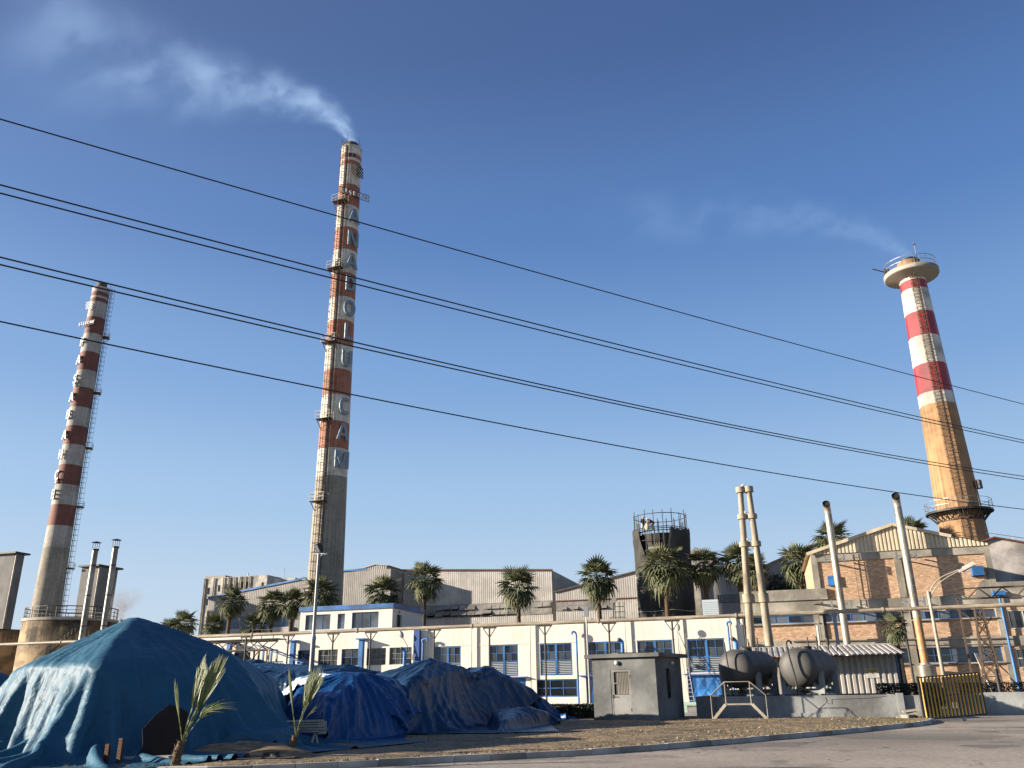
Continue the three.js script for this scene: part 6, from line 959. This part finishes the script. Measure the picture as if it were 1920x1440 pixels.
palm(-78.2, -15, 9.4, 0.8, 'dark fan palm tip behind the peak of big blue tarpaulin', 19, { dead: 2, n: 36 });
palm(7.35, 23, 4.62, 0.5, 'small dark fan palm behind the pump shed roof', 20, { n: 30, dead: 0 });
function youngPalm(x, z, label, seed, stemH, spears, hue, turn) {
  const r = rng(seed), t = thing('young_palm', label, 'palm tree', [x, 0.1, z], turn, 'young palms by the kerb'); t.scale.setScalar(x < -12 ? 0.92 : 0.84);
  part(t, 'trunk', trunkGeo(stemH, 0.12, 0.085, [0.12, 0], r), M.trunk);
  for (let i = 0; i < 26; i++) { const a = i * 2.4, y = stemH * (0.05 + 0.95 * i / 26), k = y / stemH; part(t, 'leaf_base', [new THREE.ConeGeometry(0.045, 0.17, 5).scale(1, 1, 0.5).rotateX(0.45).translate(0, 0.06, 0.09 + 0.02 * (1 - k)).rotateY(a).translate(0.12 * k * k, y, 0)], M.palmDead); }
  for (const [az, el, s, fold, dr, pet, nl, roll] of spears) {
    const g = fanLeaf(r, { pet, len: 1.1, spread: fold, n: nl, droop: dr, wid: 0.036, pw: 0.016 }), m = part(t, 'frond', g, hue); m.position.set(0.12, stemH - 0.03, 0); m.rotation.set(-el, az, roll ?? 0, 'YXZ'); m.scale.setScalar(s);
  }
}
const young = mat('young palm leaf', C(0.15, 0.185, 0.045), { roughness: 0.5, transmission: 0.3 });
youngPalm(-12.45, 60.6, 'sunlit young fan palm at the kerb before the big tarpaulin', 51, 0.55, [[1.85, 1.42, 1.06, 0.3, 0.01, 0.72, 26, 1.3], [1.85, 1.2, 1.2, 0.42, 0.02, 0.62, 36, 1.45], [2.3, 1.3, 1.02, 0.34, 0.02, 0.7, 24, 0.9], [1.6, 1.0, 0.62, 1.2, 0.85, 1.15, 16, 0.4], [2.2, 1.05, 0.5, 1.3, 0.6, 1.2, 14, 0.8], [-1.3, 1.35, 0.8, 0.16, 0.02, 0.7, 12, 1.4]], young, 0);
youngPalm(-11.42, 57.6, 'shaded young fan palm right of the big tarpaulin', 53, 0.55, [[1.85, 1.3, 1.0, 0.7, 0.02, 0.85, 34, 1.4], [-1.3, 1.4, 1.02, 0.1, 0, 0.8, 12, 1.4], [2.3, 1.38, 0.9, 0.5, 0.04, 0.8, 24, 0.8], [1.5, 1.05, 0.6, 0.9, 0.3, 0.8, 14, 0.4]], young, 0);

// ---------- hedges, dark tree, dry grass ----------
function leafMass(name, label, cat, boxes, n, size, matl, seed, kind) {
  const r = rng(seed), P = [], N = []; const tot = boxes.reduce((s, b) => s + b[6], 0);
  for (const [cx, cy, cz, sx, sy, sz, wt] of boxes) for (let i = 0; i < n * wt / tot; i++) {
    const u = V(r() * 2 - 1, r() * 2 - 1, r() * 2 - 1); if (kind === 'ball') { if (u.length() > 1) continue; u.multiplyScalar(0.55 + 0.45 * Math.pow(r(), 0.3)); }
    const c = V(cx + u.x * sx, cy + u.y * sy, cz + u.z * sz), q = new THREE.Quaternion().setFromEuler(new THREE.Euler(r() * 6.3, r() * 6.3, r() * 6.3)), s = size * (0.6 + 0.8 * r()), nn = V(0, 0, 1).applyQuaternion(q);
    for (const [a, b] of [[-0.5, 0], [0, -0.28], [0.5, 0], [-0.5, 0], [0.5, 0], [0, 0.28]]) { const v = V(a * s * 2, b * s * 2, 0).applyQuaternion(q).add(c); P.push(v.x, Math.max(0.03, v.y), v.z); N.push(nn.x, nn.y, nn.z); }
  }
  const g = new THREE.BufferGeometry(); g.setAttribute('position', new THREE.Float32BufferAttribute(P, 3)); g.setAttribute('normal', new THREE.Float32BufferAttribute(N, 3)); g.setAttribute('uv', new THREE.Float32BufferAttribute(new Float32Array(P.length / 3 * 2), 2));
  return g;
}
function hedge(label, boxes, n, seed) { const t = thing('hedge', label, 'hedge'); part(t, 'foliage', leafMass('', '', '', boxes, n, 0.055, M.leafDark, seed), M.leafDark); part(t, 'branches', boxes.flatMap(([cx, cy, cz, sx, sy, sz]) => Array.from({ length: 14 }, (_, i) => { const x = cx - sx + 2 * sx * (i + 0.5) / 14; return tube(V(x, 0.02, cz), V(x + 0.08 * Math.sin(i * 3), cy + sy * 0.7, cz + sz * 0.5 * Math.cos(i * 5)), 0.02, 0.008, 5); })), M.trunk); }
hedge('low dark clipped hedge left of the grey hut', [[-9.6, 0.42, 33.6, 1.7, 0.34, 0.45, 1]], 9000, 61);
hedge('low dark hedge beyond the striped barrier at right', [[13.6, 0.75, 22.5, 3.4, 0.7, 0.9, 1], [16.4, 0.8, 21, 0.9, 0.75, 2.5, 0.6]], 16000, 62);
hedge('dark spreading shrub at the right end of bund', [[6.6, 0.95, 30, 1.5, 0.55, 0.7, 1]], 7000, 63);
{
  const t = thing('dark_tree', 'dark leafy tree between twin concrete poles and right palm', 'tree', [2.2, 0, -32]);
  part(t, 'trunk', [tube(V(0, 0, 0), V(0.2, 11.5, 0), 0.3, 0.16), tube(V(0.15, 9, 0), V(1.2, 12, 0.4), 0.12, 0.05), tube(V(0.15, 9.4, 0), V(-1, 12.4, -0.3), 0.12, 0.05)], M.trunk);
  part(t, 'crown', leafMass('', '', '', [[0, 12.6, 0, 2, 1.9, 2, 1], [1.3, 11.8, 0.4, 1.5, 1.4, 1.6, 0.6], [-1.3, 11.6, 0, 1.6, 1.3, 1.6, 0.6]], 9000, 0.14, M.leafTree, 64, 'ball'), M.leafTree);
}
{ // dry grass and stones on the verge
  const r = rng(71), g = new THREE.BufferGeometry(), P = []; for (let i = 0; i < 5; i++) { const a = i * 1.3, l = 0.5 + 0.5 * r(), x = Math.cos(a) * 0.3 * l, z = Math.sin(a) * 0.3 * l; P.push(-0.06, 0, 0, 0.06, 0, 0, x, l, z); } g.setAttribute('position', new THREE.Float32BufferAttribute(P, 3)); g.computeVertexNormals(); g.setAttribute('uv', new THREE.Float32BufferAttribute(new Float32Array(P.length / 3 * 2), 2));
  const inVerge = () => { for (;;) { const t = 0.03 + 0.95 * r(), p = kc.getPointAt(t), z = 32 + (p.z - 0.3 - 32) * Math.pow(r(), 0.8); if (z < p.z - 0.2) return V(p.x - (p.z - z) * 0.02 - 0.05, 0, z); } };
  const n = 19000, im = new THREE.InstancedMesh(g, mat('dry grass', C(0.2, 0.165, 0.1), { roughness: 0.95 }), n), d = new THREE.Object3D(), col = new THREE.Color();
  for (let i = 0; i < n; i++) { const p = i < 16000 ? inVerge() : (() => { const t = 0.03 + 0.96 * r(), q = kc.getPointAt(t), tn = kc.getTangentAt(t), o = 0.19 + 0.35 * r() * r(); return V(q.x + tn.z * o, 0, q.z - tn.x * o); })(); d.position.set(p.x, 0.1, p.z); d.rotation.set(0, r() * 6.3, 0); const s = (0.035 + 0.06 * r() * r()) * (i < 16000 ? 1 : 1.7); d.scale.set(s * 1.5, s, s * 1.5); d.updateMatrix(); im.setMatrixAt(i, d.matrix); const k = r(); col.setRGB(0.7 + 0.5 * k, 0.7 + 0.45 * k, 0.6 + 0.3 * k); im.setColorAt(i, col); }
  im.name = 'dry_grass'; im.userData = { kind: 'stuff', label: 'sparse dry grass on the dirt verge', category: 'grass' }; shade(im); scene.add(im);
  const sg = new THREE.IcosahedronGeometry(1, 0), m = 900, is = new THREE.InstancedMesh(sg, mat('pebble', C(0.4, 0.36, 0.3)), m);
  for (let i = 0; i < m; i++) { const p = inVerge(), s = 0.008 + 0.028 * Math.pow(r(), 3); d.position.set(p.x, 0.125, p.z); d.rotation.set(r() * 6, r() * 6, 0); d.scale.set(s * 1.4, s * 0.8, s); d.updateMatrix(); is.setMatrixAt(i, d.matrix); const k = r(); col.setScalar(k > 0.95 ? 1.5 : 0.45 + k * 0.5); is.setColorAt(i, col); }
  is.name = 'pebbles'; is.userData = { kind: 'stuff', label: 'small stones and litter scattered on the dirt verge', category: 'stones' }; shade(is); scene.add(is);
}

// ---------- workers on the silo ----------
function person(pos, turn, label, bones, cols, head) { // one continuous body from tapered capsules
  const t = thing('person', label, 'person', pos, turn, 'workers on the silo'), res = 56, H = 1.1;
  const field = (fn, name, material) => { const mc = new MarchingCubes(res, material, false, false, 60000); mc.isolation = 0; const half = res / 2; for (let k = 0; k < res; k++) for (let j = 0; j < res; j++) for (let i = 0; i < res; i++) mc.field[k * res * res + j * res + i] = -fn(V((i - half) / half * H, (j - half) / half * H + 0.9, (k - half) / half * H)); mc.update(); const c = mc.count, p = new Float32Array(mc.positionArray.slice(0, c * 3)), n = new Float32Array(mc.normalArray.slice(0, c * 3)); for (let i = 0; i < c; i++) { p[i * 3] *= H; p[i * 3 + 1] = p[i * 3 + 1] * H + 0.9; p[i * 3 + 2] *= H; } const g = new THREE.BufferGeometry(); g.setAttribute('position', new THREE.BufferAttribute(p, 3)); g.setAttribute('normal', new THREE.BufferAttribute(n, 3)); g.setAttribute('uv', new THREE.BufferAttribute(new Float32Array(c * 2), 2)); return part(t, name, g, material); };
  const cap = (p, a, b, ra, rb) => { const ab = b.clone().sub(a), k = Math.min(1, Math.max(0, p.clone().sub(a).dot(ab) / ab.lengthSq())); return p.distanceTo(a.clone().addScaledVector(ab, k)) - (ra + (rb - ra) * k); };
  const smin = (a, b, k = 0.05) => { const h = Math.max(0, k - Math.abs(a - b)) / k; return Math.min(a, b) - h * h * k / 4; };
  const grp = (list, grow) => (p) => list.reduce((d, [a, b, ra, rb]) => smin(d, cap(p, V(...a), V(...b), ra + grow, rb + grow)), 9);
  field(grp([...bones.legs, ...bones.torso, ...bones.arms, ...bones.head], 0), 'body', cols.skin);
  field(grp(bones.legs, 0.022), 'trousers', cols.legs); field(grp([...bones.torso, ...bones.sleeves], 0.024), 'jacket', cols.top);
  part(t, 'helmet', [new THREE.SphereGeometry(0.145, 18, 10, 0, 6.283, 0, 1.6).translate(...head), new THREE.CylinderGeometry(0.17, 0.17, 0.02, 18).translate(head[0], head[1] - 0.01, head[2] + 0.03)], cols.helmet);
}
const skin = mat('skin', C(0.36, 0.2, 0.13), { roughness: 0.6 });
person([-12.55, 18.92, -22.85], 0.4, 'standing worker in dark jacket and pale trousers on the silo scaffold', { legs: [[[-0.1, 0.9, 0], [-0.13, 0.5, 0.03], 0.1, 0.075], [[-0.13, 0.5, 0.03], [-0.14, 0.05, 0], 0.07, 0.05], [[0.1, 0.9, 0], [0.13, 0.5, 0.05], 0.1, 0.075], [[0.13, 0.5, 0.05], [0.14, 0.05, -0.03], 0.07, 0.05]], torso: [[[0, 0.92, 0], [0, 1.18, 0], 0.15, 0.14], [[0, 1.18, 0], [0, 1.4, 0.01], 0.16, 0.15], [[-0.16, 1.42, 0], [0.16, 1.42, 0], 0.08, 0.08]], sleeves: [[[-0.2, 1.42, 0], [-0.28, 1.15, 0.06], 0.06, 0.05], [[0.2, 1.42, 0], [0.28, 1.15, 0.08], 0.06, 0.05], [[-0.28, 1.15, 0.06], [-0.16, 0.98, 0.25], 0.045, 0.04], [[0.28, 1.15, 0.08], [0.16, 0.98, 0.26], 0.045, 0.04]], arms: [[[-0.16, 0.98, 0.25], [-0.1, 0.95, 0.33], 0.035, 0.03], [[0.16, 0.98, 0.26], [0.1, 0.95, 0.34], 0.035, 0.03]], head: [[[0, 1.45, 0.01], [0, 1.6, 0.03], 0.06, 0.06], [[0, 1.62, 0.04], [0, 1.7, 0.05], 0.095, 0.1], [[0, 1.64, 0.13], [0, 1.66, 0.15], 0.02, 0.015]] }, { skin, legs: mat('pale trousers', C(0.4, 0.36, 0.3)), top: mat('dark jacket', C(0.02, 0.02, 0.025)), helmet: M.whiteClean }, [0, 1.7, 0.05]);
person([-11.35, 18.92, -22.1], -1.1, 'bending worker in dark red jacket on the silo scaffold', { legs: [[[-0.1, 0.82, -0.1], [-0.13, 0.46, 0.05], 0.1, 0.075], [[-0.13, 0.46, 0.05], [-0.14, 0.05, -0.05], 0.07, 0.05], [[0.1, 0.82, -0.1], [0.13, 0.48, 0.08], 0.1, 0.075], [[0.13, 0.48, 0.08], [0.14, 0.05, 0], 0.07, 0.05]], torso: [[[0, 0.85, -0.1], [0, 1.02, 0.15], 0.15, 0.14], [[0, 1.02, 0.15], [0, 1.12, 0.38], 0.15, 0.15], [[-0.16, 1.12, 0.38], [0.16, 1.12, 0.38], 0.08, 0.08]], sleeves: [[[-0.2, 1.1, 0.38], [-0.25, 0.85, 0.42], 0.06, 0.05], [[0.2, 1.1, 0.38], [0.25, 0.85, 0.42], 0.06, 0.05], [[-0.25, 0.85, 0.42], [-0.12, 0.62, 0.5], 0.045, 0.04], [[0.25, 0.85, 0.42], [0.12, 0.62, 0.5], 0.045, 0.04]], arms: [[[-0.12, 0.62, 0.5], [-0.08, 0.55, 0.53], 0.035, 0.03], [[0.12, 0.62, 0.5], [0.08, 0.55, 0.53], 0.035, 0.03]], head: [[[0, 1.15, 0.42], [0, 1.2, 0.52], 0.06, 0.06], [[0, 1.2, 0.56], [0, 1.26, 0.6], 0.095, 0.1], [[0, 1.17, 0.68], [0, 1.19, 0.7], 0.02, 0.015]] }, { skin, legs: mat('dark trousers', C(0.03, 0.035, 0.05)), top: mat('dark red jacket', C(0.07, 0.03, 0.03)), helmet: M.whiteClean }, [0, 1.27, 0.6]);
solo('material_sack', 'pale yellow sack between the two workers on the silo', 'sack', [new THREE.SphereGeometry(0.4, 18, 14).scale(0.8, 1.0, 0.6).translate(0, 0.4, 0), new THREE.ConeGeometry(0.18, 0.3, 10).translate(0, 0.85, 0)], mat('pale yellow sack', C(0.6, 0.55, 0.35), { map: T.grime }), undefined, [-12.0, 18.92, -22.1]);
scene.traverse((o) => { if (o.isMesh && o.name !== 'smoke_plume') o.castShadow = o.receiveShadow = true; });
renderer.render(scene, camera);
